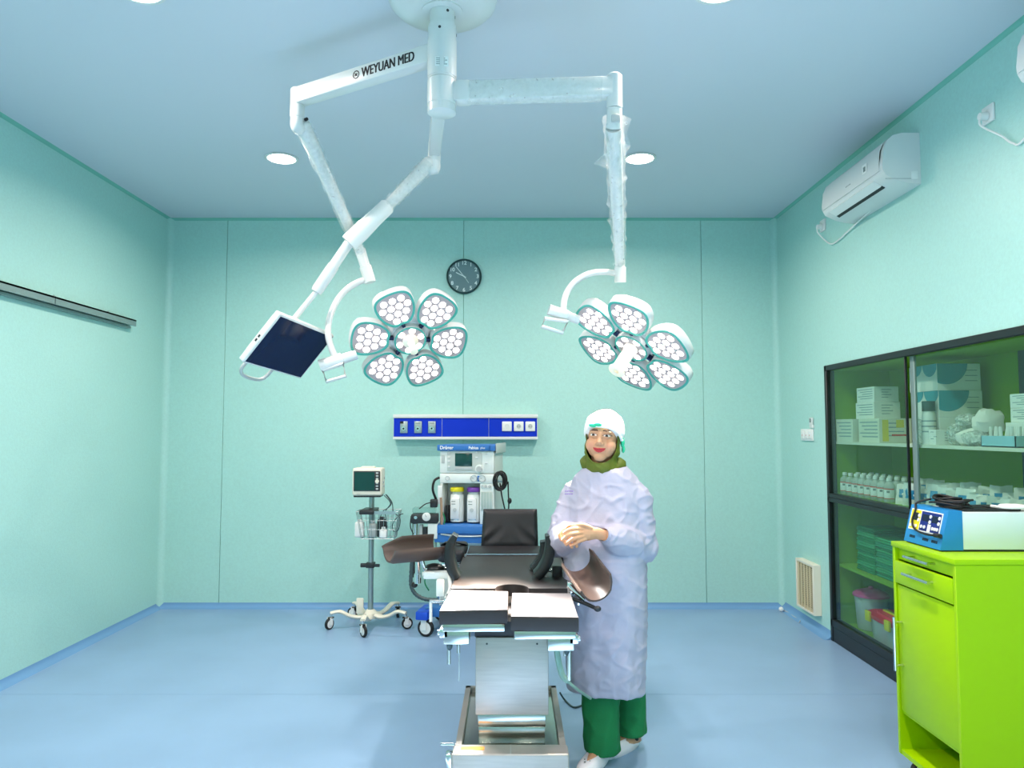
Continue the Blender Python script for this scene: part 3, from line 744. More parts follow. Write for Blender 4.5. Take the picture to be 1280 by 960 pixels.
MB().rbox((SX-.035, SY-.035, zk-.02), (SX+.03, SY+.03, zk+.02), .006).cyl((SX+.02, SY-.02, zk), (SX+.07, SY-.03, zk), .012, n=12).cyl((SX-.075, SY-.02, zk), (SX-.03, SY-.02, zk), .016, n=12).build('pole_clamp', 'dark_plastic', t)
bz1, bz0 = at(463, 638, Y=SY-.1).z, at(463, 672, Y=SY-.1).z
bw0, bw1 = at(448, 655, Y=SY-.1).x, at(500, 655, Y=SY-.1).x
by0, by1 = SY-.19, SY-.025
q = MB()
def wire(pts, r=.0022, closed=False): q.tube(pts, r, 6, closed=closed)
ins = .035
top = [V((bw0, by0, bz1)), V((bw1, by0, bz1)), V((bw1, by1, bz1)), V((bw0, by1, bz1))]
bot = [V((bw0+ins, by0+.02, bz0)), V((bw1-ins, by0+.02, bz0)), V((bw1-ins, by1, bz0)), V((bw0+ins, by1, bz0))]
for f in (0, .33, .66, 1): wire([a.lerp(b, f) for a, b in zip(top, bot)], .003 if f in (0, 1) else .002, True)
for s in range(4):
    for k in range(9 if s % 2 == 0 else 5):
        f = k/(9 if s % 2 == 0 else 5); wire([top[s].lerp(top[(s+1) % 4], f), bot[s].lerp(bot[(s+1) % 4], f)], .0018)
for k in range(8): f = k/7; wire([bot[0].lerp(bot[1], f), bot[3].lerp(bot[2], f)], .0018)
q.build('wire_basket', 'alu', t)
MB().box((bw0+.05, by0-.004, bz1-.02), (bw1-.02, by0-.001, bz1+.005)).build('basket_plate', 'alu', t)
MB().rbox((SX-.055, SY-.21, bz1-.02), (SX+.055, SY+.02, bz1+.012), .008).build('basket_clamp', 'dark_plastic', t)
for i, (x, w_, h, m, lab) in enumerate(((-.07, .035, .12, 'white_plastic', 'white rolled cuff standing in the wire basket, left one'), (.03, .03, .11, 'grey_plastic', 'grey sensor pouch standing in the wire basket behind the pole'), (.10, .036, .14, 'dark_plastic', 'dark sensor case standing in the wire basket, tallest one'), (.12, .03, .07, 'white_plastic', 'small white bottle in the wire basket, right one'))):
    cx, cy = SX+x, (SY-.105 if i != 3 else SY-.155)
    t3 = empty('basket_item', (cx, cy, bz0), lab, 'accessory', 'things in the wire basket')
    MB().rbox((cx-w_, cy-.022, bz0+.003), (cx+w_, cy+.022, bz0+h), .014, 3).build('body', m, t3)
    MB().rbox((cx-w_*.5, cy-.012, bz0+h-.005), (cx+w_*.5, cy+.012, bz0+h+.018), .006).build('cap', m, t3)
# the monitor itself
ma, mb_ = at(440.5, 619.5, Y=SY-.11), at(478, 585, Y=SY-.11)
t2 = empty('patient_monitor', (SX, SY, ma.z), 'small cream patient monitor with dark green screen on the rolling stand', 'patient monitor')
x0, x1, z0, z1, y0 = ma.x, mb_.x, ma.z, mb_.z, SY-.13
def taper_box(x0, x1, y0, z0, z1, y1, s):  # front face and smaller, tapered rear
    cx = (x0+x1)/2
    return MB().grid([[V((x, y, z)) for x, z in poly] for y, poly in (
        (y0, chaikin([(x0+.02, z0), (x1-.02, z0), (x1-.004, z1-.012), (x0+.004, z1-.012)], 2)), (y0+.02, chaikin([(x0, z0), (x1, z0), (x1-.012, z1), (x0+.012, z1)], 2)),
        (y1, chaikin([(x0+.02, z0), (x1-.0, z0), (x1-.012, z1-.01), (x0+.03, z1-.01)], 2)))], closed_u=True, cap=True)
MB().rbox((x0, y0, z0), (x1, y0+.15, z1), .016, 4).build('casing', 'cream_plastic', t2)
MB().rbox((x0+.012, y0-.004, z0+.035), (x1-.012, y0+.004, z1-.022), .003).build('bezel', 'dark_plastic', t2)
MB().box((x0+.022, y0-.006, z0+.042), (x1-.055, y0-.003, z1-.03)).build('screen', 'screen_green', t2)
for k in range(6): MB().rbox((x1-.044, y0-.007, z0+.046+k*.0215+(.012 if k > 2 else 0)), (x1-.026, y0-.003, z0+.058+k*.0215+(.012 if k > 2 else 0)), .001, 1).build('key', 'grey_plastic', t2)
MB().cyl((x1-.034, y0-.016, (z0+z1)/2+.006), (x1-.034, y0-.002, (z0+z1)/2+.006), .014, n=18).build('knob', 'cream_plastic', t2)
MB().rbox((x0+.06, y0+.03, z1-.004), (x1-.06, y0+.075, z1+.012), .006, 3).build('carry_handle', 'cream_plastic', t2)
MB().rbox((x0+.01, y0+.01, z0-.012), (x1-.01, y0+.14, z0+.002), .004).build('foot_plate', 'dark_plastic', t2)
place_text('nameplate', '........', .014, 'ink_grey', t2, Mx((x0+.05, y0-.001, z0+.018), *FACE_CAM), .02)
for k, (x, z) in enumerate(((0, .1), (.0, .07), (0, .13))): MB().cyl((x1-.004, y0+.06+.02*k, z0+z), (x1+.006, y0+.06+.02*k, z0+z), .009, n=10).build('port', 'grey_plastic', t2)
t4 = empty('sensor_cable', (x1, y0+.07, bz1), 'grey sensor cables looping from the patient monitor into the wire basket', 'cable')
for k, pts in enumerate(([(482, 618), (489, 628), (486, 634), (478, 640), (474, 652)], [(483, 618), (490, 628), (492, 640), (500, 648), (498, 662), (492, 664), (491, 655), (498, 645), (504, 642)], [(480, 619), (488, 629), (482, 640), (484, 660)])):
    MB().tube(smooth_path([at(px, py, Y=SY-.09-.02*k) for px, py in pts], 6), .0036, 6).build('cord', 'hose_dark', t4)

# ================================================================ ANAESTHESIA MACHINE
AY = 5.50                                # front plane
ac = at(583, 700, Y=AY); ang = R(-9)
AO = V((ac.x, AY, 0))
t = empty('anaesthesia_machine', (AO.x, AO.y, 0), 'white and blue anaesthesia machine with two vaporizers behind the operating table', 'anaesthesia machine')
MA = T(AO) @ Rz(ang)                     # local: x right, y to the rear, z up
zp = lambda py: at(583, py, Y=AY).z
HW = .205                                # half width of the upper body
z_top, z_b1, z_b2, z_b3, z_d0, z_d1 = zp(556), zp(563.5), zp(592), zp(604), zp(655), zp(673)
def part(name, m, *shapes, parent=None, r=.005):
    mb = MB()
    for s_ in shapes:
        if len(s_) == 2: mb.rbox(s_[0], s_[1], r, 2, MA)
    return mb.build(name, m, parent or t)
part('top_shelf', 'blue_machine', ((-HW-.018, -.02, z_b1), (HW-.03, .40, z_top)))
part('shelf_end', 'blue_machine', ((HW-.028, -.018, z_b1), (HW+.012, .40, z_top)))
part('rail_plate', 'machine_grey', ((HW+.012, .0, z_b1-.02), (HW+.02, .42, z_top+.01)))
MAf = MA @ Mx((0, -.0205, 0), X_, Z_, -Y_)
for nm, s_, px, sz in (('maker_lettering', 'Dräger', -.15, .036), ('model_lettering', 'Fabius', .055, .03), ('model_lettering', 'plus', .125, .022)):
    link(nm, text_mesh(s_, sz, 'carton_white', .02 if sz > .025 else 0), t, MAf @ T(px, (z_top+z_b1)/2, 0))
hd = part('head_unit', 'machine_white', ((-HW, 0, z_b2+.002), (HW, .36, z_b1)))
part('control_field', 'machine_grey', ((-HW+.055, -.005, z_b2+.018), (HW-.09, .004, z_b1-.012)), parent=hd, r=.003)
part('side_keys', 'grey_plastic', ((-HW+.012, -.004, z_b2+.075), (-HW+.035, .002, z_b1-.035)), parent=hd, r=.002)
part('screen', 'screen_green', ((-.088, -.009, z_b2+.055), (.042, 0, z_b1-.018)), parent=hd, r=.002)
part('screen_keys', 'grey_plastic', ((-.088, -.008, z_b2+.028), (.042, 0, z_b2+.05)), parent=hd, r=.002)
for i, (x, z) in enumerate(((-.135, .09), (-.135, .12), (-.135, .15), (-.135, .05), (.075, .16), (.075, .12), (.15, .17), (.15, .15), (.15, .08))):
    part('key', 'white_paint', ((x-.009, -.009, z_b2+z-.006), (x+.009, -.003, z_b2+z+.006)), parent=hd, r=.002)
MB().cyl(MA @ V((.098, -.028, z_b2+.035)), MA @ V((.098, 0, z_b2+.035)), .021, .024, 20).build('rotary_knob', 'grey_plastic', hd)
MB().cyl(MA @ V((.098, -.009, z_b2+.035)), MA @ V((.098, 0, z_b2+.035)), .034, .034, 24).build('knob_ring', 'machine_white', hd)
gp = part('gauge_strip', 'machine_white', ((-HW, -.004, z_b3), (HW, .36, z_b2-.002)))
for x, r, bl in ((-.145, .017, 0), (.055, .026, 0), (.118, .026, 1)):
    if bl: part('gauge_plate', 'blue_machine', ((x-.036, -.0065, z_b3+.014), (x+.004, -.003, z_b2-.014)), parent=gp, r=.001)
    c = V((x, -.006, (z_b2+z_b3)/2)); M = MA @ Mx(c, X_, Z_, -Y_)
    MB().lathe([(r*.82, -.004), (r, -.004), (r, .006), (r*.82, .006), (r*.82, -.004)], 24, M).build('gauge_rim', 'grey_plastic', gp)
    MB().lathe([(0, 0), (r*.8, 0), (r*.8, .003), (0, .003)], 20, M).build('gauge_dial', 'white_paint', gp)
    if r > .02: MB().box((-.001, 0, .003), (.001, r*.6, .004), M @ Rz(1.2)).build('needle', 'ink', gp)
part('left_column', 'machine_white', ((-HW, 0, z_d0), (-HW+.022, .34, z_b3)))
part('bay_rear', 'machine_white', ((-HW+.022, .16, z_d0), (.10, .34, z_b3)))
fm = part('flowmeter_block', 'machine_white', ((.10, .0, z_d0), (HW, .36, z_b3)))
for k in range(3): MB().cyl(MA @ V((.118+.028*k, -.014, z_b3-.022)), MA @ V((.118+.028*k, 0, z_b3-.022)), .010, n=14).build('flow_knob', 'grey_plastic', fm)
part('flow_window', 'machine_grey', ((.108, -.004, z_b3-.20), (HW-.008, .002, z_b3-.06)), parent=fm, r=.002)
for k in range(4): MB().cyl(MA @ V((.119+.0215*k, -.006, z_b3-.195)), MA @ V((.119+.0215*k, -.006, z_b3-.065)), .0055, n=10).build('flow_tube', 'clear_glass', fm)
part('side_cladding', 'machine_grey', ((HW, .02, z_d0-.1), (HW+.006, .36, z_b1-.01)))
for x, m, nm in ((-.086, 'yellow', 'yellow-capped vaporizer'), (.042, 'purple', 'purple-capped vaporizer')):
    c = V((x, .06, 0)); M = MA @ T(c); z0 = z_d0+.012
    q = MB().lathe([(0, z0), (.05, z0), (.05, z0+.195), (.046, z0+.20), (0, z0+.20)], 28, M).build('vaporizer', 'machine_white', t); q['label'] = nm
    MB().lathe([(0, z0+.20), (.042, z0+.20), (.043, z0+.222), (0, z0+.224)], 28, M).build('dial_neck', 'machine_grey', q)
    MB().lathe([(0, z0+.222), (.05, z0+.222), (.052, z0+.226), (.052, z0+.246), (.046, z0+.254), (0, z0+.256)], 28, M).build('dial', m, q)
    MB().rbox((-.04, -.058, z0+.02), (.03, -.03, z0+.175), .006, 2, M).build('front_plate', 'white_paint', q)
    MB().cyl(M @ V((-.004, -.064, z0+.09)), M @ V((-.004, -.057, z0+.09)), .014, n=16).build('filler_cap', 'grey_plastic', q)
    for k in range(2): MB().box((-.03, -.0588, z0+.150-.02*k), (.0, -.0578, z0+.155-.02*k), M).build('print_line', 'ink_grey', q)
part('rear_conduit', 'dark_plastic', ((-.012, .11, z_d0), (.012, .15, z_b3-.05)))
part('side_box', 'dark_plastic', ((-.17, .03, z_d0+.01), (-.145, .1, z_d0+.13)), r=.003)
dk = part('desk', 'blue_machine', ((-HW-.02, -.10, z_d1+.045), (HW+.02, .36, z_d0)))
part('drawer', 'blue_machine', ((-HW-.016, -.092, z_d1-.02), (HW+.016, .30, z_d1+.042)))
MB().tube(smooth_path([MA @ V((x, y, z_d1+.04+dz)) for x, y, dz in ((-.17, -.092, 0), (-.08, -.105, -.008), (0, -.108, -.01), (.1, -.105, -.008), (.18, -.092, 0))], 4), .007, 8).build('drawer_pull', 'alu', t)
part('lower_body', 'machine_white', ((-HW, .0, .20), (HW, .40, z_d1-.02)))
part('lower_drawer', 'machine_grey', ((-HW+.012, -.008, .42), (HW-.012, .01, z_d1-.05)))
part('lower_drawer', 'machine_grey', ((-HW+.012, -.008, .22), (HW-.012, .01, .41)))
part('trolley_base', 'blue_machine', ((-.30, -.06, .13), (.26, .44, .20)), r=.012)
for sx in (-1, 1):
    xo = -.30 if sx < 0 else .26
    part('foot', 'blue_foot', ((xo-.045, -.14, .125), (xo+.045, .10, .185)), r=.008)
    caster(MA @ V((xo, -.09, .13)), .062, ang+R(-10), 'caster', t, 'black_rubber', .03)
    caster(MA @ V((xo, .36, .13)), .062, ang+R(20), 'caster', t, 'black_rubber', .03)
# breathing system on the left
bs = lambda px, py, y: at(px, py, Y=y)
AB = AY-.05
part('absorber_arm', 'machine_white', ((-.30, .02, zp(668)), (-.2, .16, zp(655))))
hx = at(522, 640, Y=AB); 
MB().rbox((hx.x-.045, AB-.03, zp(653)), (hx.x+.15, AB+.08, zp(641.5)), .008).build('valve_block', 'dark_plastic', t)
MB().rbox((hx.x-.04, AB-.0, zp(641.5)), (hx.x+.13, AB+.09, zp(634)), .012).build('dome_cover', 'clear_glass', t)
M = Mx(at(533, 646, Y=AB-.035), X_, Z_, -Y_)
MB().lathe([(0, -.02), (.029, -.02), (.031, .004), (.027, .006), (0, .006)], 24, M).build('pressure_gauge', 'white_paint', t)
MB().box((-.001, 0, .006), (.001, .02, .007), M @ Rz(.5)).build('gauge_needle', 'ink', t)
M = Mx(at(519.5, 647, Y=AB-.035), X_, Z_, -Y_)
MB().lathe([(0, -.02), (.012, -.02), (.012, .004), (0, .004)], 16, M).build('valve_cap', 'chrome', t)
MB().rbox((at(535, 660, Y=AB).x, AB-.02, zp(672)), (at(547, 660, Y=AB).x, AB+.08, zp(652)), .006).build('absorber_housing', 'machine_white', t)
for px, z0_, z1_, r, m in ((519, 668, 654, .02, 'chrome'), (526, 672, 655, .016, 'grey_plastic'), (531, 668, 658, .022, 'dark_plastic'), (521, 680, 668, .026, 'clear_glass'), (540, 690, 672, .032, 'hose_green')):
    p = at(px, z0_, Y=AB); MB().cyl((p.x, AB+.02, zp(z0_)), (p.x, AB+.02, zp(z1_)), r, n=18).build('breathing_port', m, t)
MB().cyl((hx.x-.03, AB+.03, .42), (hx.x-.03, AB+.03, zp(653)), .012, n=12).build('absorber_post', 'dark_plastic', t)
MB().rbox((at(537, 640, Y=AB).x, AB+.02, zp(634)), (at(546, 640, Y=AB).x, AB+.08, zp(624)), .006).build('sensor_head', 'dark_plastic', t)
def hose(name, pts, y, r, m, rings=False, parent=None):
    P = smooth_path([at(px, py, Y=y+dy) for px, py, dy in pts], 8)
    rr = [r*(1+.12*math.sin(i*2.6)) for i in range(len(P))] if rings else r
    return MB().tube(P, rr, 10).build(name, m, parent or t)
hose('gas_hose', [(549, 597, .02), (543, 601, 0), (541, 612, 0), (545, 624, .02)], AY, .009, 'black_rubber')
hose('sensor_cord', [(524, 636, 0), (532, 630, 0), (540, 628, .02)], AB, .004, 'black_rubber')
hose('sensor_cord', [(514, 645, 0), (513, 658, 0), (517, 668, .0)], AB-.02, .004, 'black_rubber')
hose('green_gas_line', [(553, 640, 0), (556, 650, 0), (552, 665, 0)], AY-.02, .005, 'cloth_green')
hose('gas_pipe', [(551, 622, 0), (552, 640, 0), (552, 668, 0)], AY-.03, .009, 'copper_tape')
hose('breathing_hose', [(516, 690, 0), (514, 715, 0), (514, 732, 0), (520, 743, 0), (532, 749, 0), (548, 750, .02)], AB-.05, .014, 'hose_dark', True)
hose('green_suction_line', [(528, 700, 0), (533, 715, 0), (531, 728, 0), (536, 738, .03)], AB, .005, 'cloth_green')
MB().rbox((at(549, 610, Y=AY).x-.01, AY-.01, zp(630)), (at(553, 610, Y=AY).x, AY+.03, zp(607)), .003).build('bracket_rail', 'white_paint', t)
# coiled cable on a hook at the right
hk = MA @ V((HW+.035, .05, zp(601)))
MB().rbox((hk.x-.03, hk.y-.03, hk.z-.012), (hk.x+.06, hk.y-.02, hk.z+.012), .004).build('cable_hook', 'alu', t)
t5 = empty('coiled_cable', hk, 'black coiled cable hanging on the hook at the right of the anaesthesia machine', 'cable')
for k in range(7):
    r = .05+.006*(k % 3); P = [hk+V((.004*k-.01+r*.72*math.cos(th), -.045+.006*math.sin(3*th+k), r*1.1*math.sin(th)+.004*(k % 2))) for th in [2*math.pi*i/24 for i in range(24)]]
    MB().tube(P, .006, 6, closed=True).build('loop', 'black_rubber', t5)
for pts in ([(625, 604), (627, 618), (630, 632), (633, 645)], [(635, 602), (635.5, 618), (636, 630), (635, 645)]):
    MB().tube(smooth_path([at(px, py, Y=hk.y-.04) for px, py in pts], 6), .006, 6).build('tail', 'black_rubber', t5)
MB().ell(at(637, 626, Y=hk.y-.05), (.016, .014, .022), 14).build('plug', 'black_rubber', t5)

# ================================================================ OPERATING TABLE
ZT = .82                                  # pad top
TXO, TYO = 0.0, 3.25
t = empty('operating_table', (TXO, TYO, 0), 'stainless operating table with dark split pads in the middle of the room', 'operating table')
def slab(pts_top, th, name, m, parent=t, r=.012):
    """pad from a convex outline on its top plane"""
    pts = [V(p) for p in pts_top]; c = sum(pts, V())/len(pts); n = len(pts)
    def ring(f, dz): return [c+(p-c)*f+Z_*dz for p in pts]
    return MB().grid([ring(.985, 0), ring(.997, -r*.4), ring(1, -r), ring(1, -th+r), ring(.99, -th)], closed_u=True, cap=True).build(name, m, parent, smooth=50)
PT = .052
# leg plates
lp = [at(549, 763.5, Z=ZT), at(634.5, 762, Z=ZT), at(635.5, 739, Z=ZT), at(563.5, 737, Z=ZT)]
rp = [at(638.5, 770.5, Z=ZT), at(723.5, 772, Z=ZT), at(713.5, 741.5, Z=ZT), at(640, 741, Z=ZT)]
for pts in (lp, rp):
    q = slab(pts, PT, 'leg_pad', 'pad', r=.010)
    y0, y1 = min(p.y for p in pts), max(p.y for p in pts); x0, x1 = min(p.x for p in pts)+.012, max(p.x for p in pts)-.012
    MB().rbox((x0, y0+.012, ZT-PT-.03), (x1, y1, ZT-PT), .004).build('leg_plate', 'steel_polish', t)
# seat with a half-round cut-out
y0, y1 = at(640, 735.5, Z=ZT).y, at(640, 695, Z=ZT).y; sw = .262
poly = [(-sw, y0), (-.072, y0)]+[(-.072*math.cos(math.pi*k/12), y0+.085*math.sin(math.pi*k/12)) for k in range(1, 12)]+[(.072, y0), (sw, y0), (sw, y1-.015), (sw-.015, y1), (-sw+.015, y1), (-sw, y1-.015)]
MB().prism(poly, ZT-PT, ZT).build('seat_pad', 'pad', t)
MB().rbox((-sw+.01, y0+.1, ZT-PT-.035), (sw-.01, y1, ZT-PT), .004).box((-sw+.01, y0+.005, ZT-PT-.035), (-.08, y0+.1, ZT-PT)).box((.08, y0+.005, ZT-PT-.035), (sw-.01, y0+.1, ZT-PT)).build('seat_plate', 'steel', t)
MB().tube(smooth_path([(-sw+.01, y1-.05, ZT+.0), (-sw+.01, y1+.0, ZT+.006), (-sw+.03, y1+.008, ZT+.006), (0, y1+.008, ZT+.006), (sw-.03, y1+.008, ZT+.006)], 4), .004, 8).build('seat_highlight', 'chrome', t)  # bright tube added to draw the highlight along the seat's rear edge
yb0, yb1 = y1+.014, at(640, 682, Z=ZT).y
MB().rbox((-.25, yb0, ZT-PT), (.25, yb1, ZT), .008).build('back_pad', 'pad_side', t)
MB().rbox((-.24, yb0, ZT-PT-.035), (.24, yb1, ZT-PT), .004).build('back_plate', 'steel', t)
# raised head section, its pad sagging in soft folds
hA, hB = at(604, 637.5, Y=yb1+.05), at(671.5, 637.5, Y=yb1+.05)
hz = hA.z; bx0, bx1 = at(601, 683, Y=yb1).x, at(673, 683, Y=yb1).x
rows = []
for side in (0, 1):
    for i in range(15):
        f = i/14 if side == 0 else 1-i/14
        x0_, x1_ = bx0+(hA.x-bx0)*f, bx1+(hB.x-bx1)*f; row = []
        for k in range(25):
            u = k/24; x = x0_+(x1_-x0_)*u; z = ZT-.01+(hz-ZT+.01)*f; y = yb1+.01+.05*f+(0 if side == 0 else .05)
            if side == 0:
                w_ = math.exp(-((f-.28)/.22)**2); y += .006*math.sin(16*abs(u-.5)+9*f*(1+abs(u-.5)))*w_*2*abs(u-.5)*1.6
                ed = min(u, 1-u, f+.02, 1-f+.02); y += .02*max(0, 1-ed/.05)**2
            row.append(V((x, y, z)))
        rows.append(row)
MB().grid(rows+[rows[0]]).build('head_pad', 'pad_side', t, smooth=60)
for s_ in (-1, 1): MB().cyl((s_*.1, yb1-.02, ZT-.07), (s_*.1, yb1+.09, ZT+.02), .011, n=12).build('head_bar', 'chrome', t)
# side rails with brackets
for s_ in (-1, 1):
    MB().rbox((s_*(sw+.028)-.005, y0+.05, ZT-.085), (s_*(sw+.028)+.005, y1+.25, ZT-.055), .002).build('side_rail', 'chrome', t)
    for y in (y0+.1, (y0+y1)/2, y1-.05): MB().cyl((s_*(sw-.01), y, ZT-.07), (s_*(sw+.024), y, ZT-.07), .01, n=10).build('rail_spacer', 'chrome', t)
# under-frame brackets at the front, hanging rods
for s_, P in ((-1, lp), (1, rp)):
    xo = P[0].x+.0 if s_ < 0 else P[1].x; yy = P[0].y+.05
    MB().rbox((xo-.012*s_, yy, ZT-.14), (xo-.11*s_, yy+.12, ZT-.085), .004).build('leg_bracket', 'steel_polish', t)
    MB().rbox((xo+.004*s_, yy, ZT-.115), (xo-.03*s_, yy+.06, ZT-.08), .004).cyl((xo+.012*s_, yy+.02, ZT-.10), (xo-.01*s_, yy+.02, ZT-.10), .012, n=12).build('hinge', 'chrome', t)
for px, pa, pb, r in ((561, 796, 830, .0075), (573, 786, 816, .007), (573.8, 816, 851, .0022), (706, 790, 820, .006), (711.5, 795, 850, .0085)):
    MB().cyl(at(px, pa, Y=2.92), at(px, pb, Y=2.92), r, n=10).build('hanging_rod', 'steel_polish', t)
for px, py in ((562, 806), (708.5, 812)): MB().ell(at(px, py, Y=2.9), (.012, .012, .022), 14).build('rod_knob', 'hose_dark', t)
# column: hood, telescoping sections
cA, cB = at(594.5, 797, Y=2.99), at(685.5, 797, Y=2.99); zcb = at(640, 894, Y=2.99).z
MB().rbox((cA.x-.004, 3.0, cA.z-.002), (cB.x+.004, 3.42, ZT-PT-.034), .004).build('column_head', 'pad_side', t)
cl = MB().rbox((cA.x, 2.99, zcb), (cB.x, 3.40, cA.z), .004).build('column_shroud', 'steel', t)
for x in (cA.x+.045, cB.x-.045): MB().cyl((x, 2.988, cA.z-.024), (x, 2.992, cA.z-.024), .004, n=8).build('screw', 'dark_plastic', cl)
zb2, zb3 = at(640, 909, Y=3.0).z, at(640, 925, Y=3.005).z
MB().rbox((cA.x+.01, 3.0, zb2), (cB.x-.012, 3.39, zcb), .003).build('column_section', 'steel_polish', t)
MB().rbox((cA.x+.012, 3.005, zb3-.02), (cB.x-.014, 3.385, zb2-.0015), .003).build('column_section', 'steel_polish', t)
# base
ZB = .284
fA, fB = at(565, 942, Z=ZB), at(711.5, 942, Z=ZB); rA, rB = at(586, 856, Z=ZB), at(697, 856, Z=ZB)
xw = (fB.x-fA.x)/2; xc = (fA.x+fB.x)/2; yf0, yr = fA.y, rA.y
MB().rbox((xc-xw, yf0-.004, .03), (xc+xw, yf0+.085, ZB), .008, 3).box((xc-xw+.006, yf0+.08, .03), (xc-xw+.03, yr, ZB-.004)).box((xc+xw-.03, yf0+.08, .03), (xc+xw-.006, yr, ZB-.004)).box((xc-xw+.006, yr-.025, .03), (xc+xw-.006, yr, ZB-.004)).build('base_cover', 'steel', t)
MB().box((xc-xw+.028, yf0+.08, .06), (xc+xw-.028, yr-.02, zb3-.012)).build('base_tray', 'steel_polish', t)
MB().box((xc-.001, yf0-.001, ZB-.001), (xc+.0015, yf0+.08, ZB+.0008)).build('seam', 'grey_plastic', t)
for x in (xc-xw+.05, xc+xw-.05):
    for y in (yf0+.05, yr-.06): MB().cyl((x, y, 0), (x, y, .035), .03, n=18).build('base_foot', 'black_rubber', t)
MB().box((xc-xw+.03, yf0+.03, ZB), (xc-xw+.12, yf0+.06, ZB+.0008)).build('warning_label', 'orange', t)
MB().cyl((xc-xw-.05, yf0+.08, ZB-.0), (xc-xw+.004, yf0+.08, ZB-.0), .007, n=10).rbox((xc-xw-.03, yf0+.04, ZB-.1), (xc-xw+.004, yf0+.09, ZB-.02), .01).build('brake_lever', 'chrome', t)
# curved lateral supports
def support(pts, y, d, name='lateral_support'):
    P = smooth_path([at(px, py, Y=y) for px, py in pts], 6); rows = []
    for i, p in enumerate(P):
        tg = (P[min(i+1, len(P)-1)]-P[max(i-1, 0)]).normalized(); n = V((tg.z, 0, -tg.x)); f = i/(len(P)-1)
        h = .013+.012*math.sin(math.pi*f)*.6+.006*f
        rows.append([p+n*h+Y_*(-d), p+n*h*.8+Y_*(-d*1.1), p-n*h*.8+Y_*(-d*1.1), p-n*h-Y_*d, p-n*h+Y_*d, p+n*h+Y_*d])
    return MB().grid(rows, closed_u=True, cap=True).build(name, 'black_paint', t, smooth=50)
support([(569.5, 668), (563.5, 680), (562.5, 696), (566, 711), (572, 721)], 3.43, .045)
support([(685, 668), (687, 680), (685, 697), (678, 711), (670, 719)], 3.43, .045)
support([(678.5, 676), (680, 686), (678, 697), (671, 707), (665, 712)], 3.62, .035)
for px, py in ((566, 724), (684, 722)): MB().cyl(at(px-4, py, Y=3.46), at(px+6, py+3, Y=3.46), .008, n=10).build('support_post', 'chrome', t)
MB().tube([at(684, 712, Y=3.5), at(703, 716, Y=3.5)], .009, 10).build('support_post', 'chrome', t)

def trough(path, ups, rad, wall, h_near, h_far, name, lab):
    """padded leg trough: U section swept along path; ups = open direction; h_* = (start, end) wall heights"""
    P = [V(p) for p in path]; n = len(P); rows = []
    for i, p in enumerate(P):
        f = i/(n-1); tg = (P[min(i+1, n-1)]-P[max(i-1, 0)]).normalized(); up_ = (V(ups)-tg*V(ups).dot(tg)).normalized(); sd = tg.cross(up_)
        ha = h_near(f); hb = h_far(f); e = math.sqrt(max(0, 1-max(0, abs(f-.5)*2-.86)**2/.02)) if abs(f-.5) > .43 else 1
        inner = []; outer = []
        for k in range(17):
            th = math.pi*(k/16); cx, cz = -math.cos(th), -math.sin(th)
            zz = cz*rad
            if k < 4: zz += (ha)*(4-k)/4*1.0
            if k > 12: zz += (hb)*(k-12)/4*1.0
            inner.append(p+sd*cx*rad+up_*zz); w_ = wall*(.55+.45*e)
            outer.append(p+sd*cx*(rad+w_)+up_*(zz+(cz*w_ if 3 < k < 13 else -w_*.1)))
        lip_b = (inner[-1]+outer[-1])/2+up_*wall*.45; lip_a = (inner[0]+outer[0])/2+up_*wall*.45
        rows.append([lip_a]+inner+[lip_b]+outer[::-1])
    return MB().grid(rows, closed_u=True, cap=True).build(name, 'pad_brown', t, smooth=55)
# left leg rest: channel running sideways
A_, B_ = at(486, 684, Y=3.36), at(549, 679, Y=3.50)
pth = [A_.lerp(B_, i/14) for i in range(15)]
trough(pth, (.05, -.62, 1), .060, .015, lambda f: -.045*max(0, 1-f/.35), lambda f: .025, 'leg_rest', '')
c = A_.lerp(B_, .62)
MB().tube([c-Z_*.05, c+V((.02, 0, -.11)), at(566, 712, Y=3.5)], .011, 10).build('leg_rest_post', 'chrome', t)
MB().ell(at(543, 711, Y=3.47), (.05, .04, .026), 16).build('clamp_joint', 'dark_plastic', t)
MB().rbox(at(530, 722, Y=3.44), at(566, 715, Y=3.40)+V((0, 0, 0)), .006, 2).build('clamp_arm', 'white_paint', t)
MB().tube(smooth_path([at(528, 718, Y=3.42), at(550, 716, Y=3.42), at(560, 718, Y=3.41), at(563, 735, Y=3.38), at(558, 748, Y=3.36)], 5), .011, 10).build('clamp_bow', 'white_paint', t)
MB().rbox(at(545, 746, Y=3.36), at(556, 723, Y=3.40), .006, 2).build('clamp_plate', 'machine_white', t)
MB().cyl(at(522, 717, Y=3.42), at(522, 702, Y=3.42), .012, n=12).cyl(at(522, 729, Y=3.42), at(522, 717, Y=3.42), .017, n=14).build('clamp_spindle', 'chrome', t)
MB().ell(at(518, 731, Y=3.42), (.015, .015, .014), 12).build('clamp_knob', 'black_rubber', t)
MB().cyl(at(538.5, 752, Y=3.3), at(538.5, 777, Y=3.3), .007, n=10).build('infusion_rod', 'white_paint', t)
MB().tube([at(537, 752, Y=3.3), at(556, 752, Y=3.32)], .009, 10).build('rod_clamp', 'chrome', t)
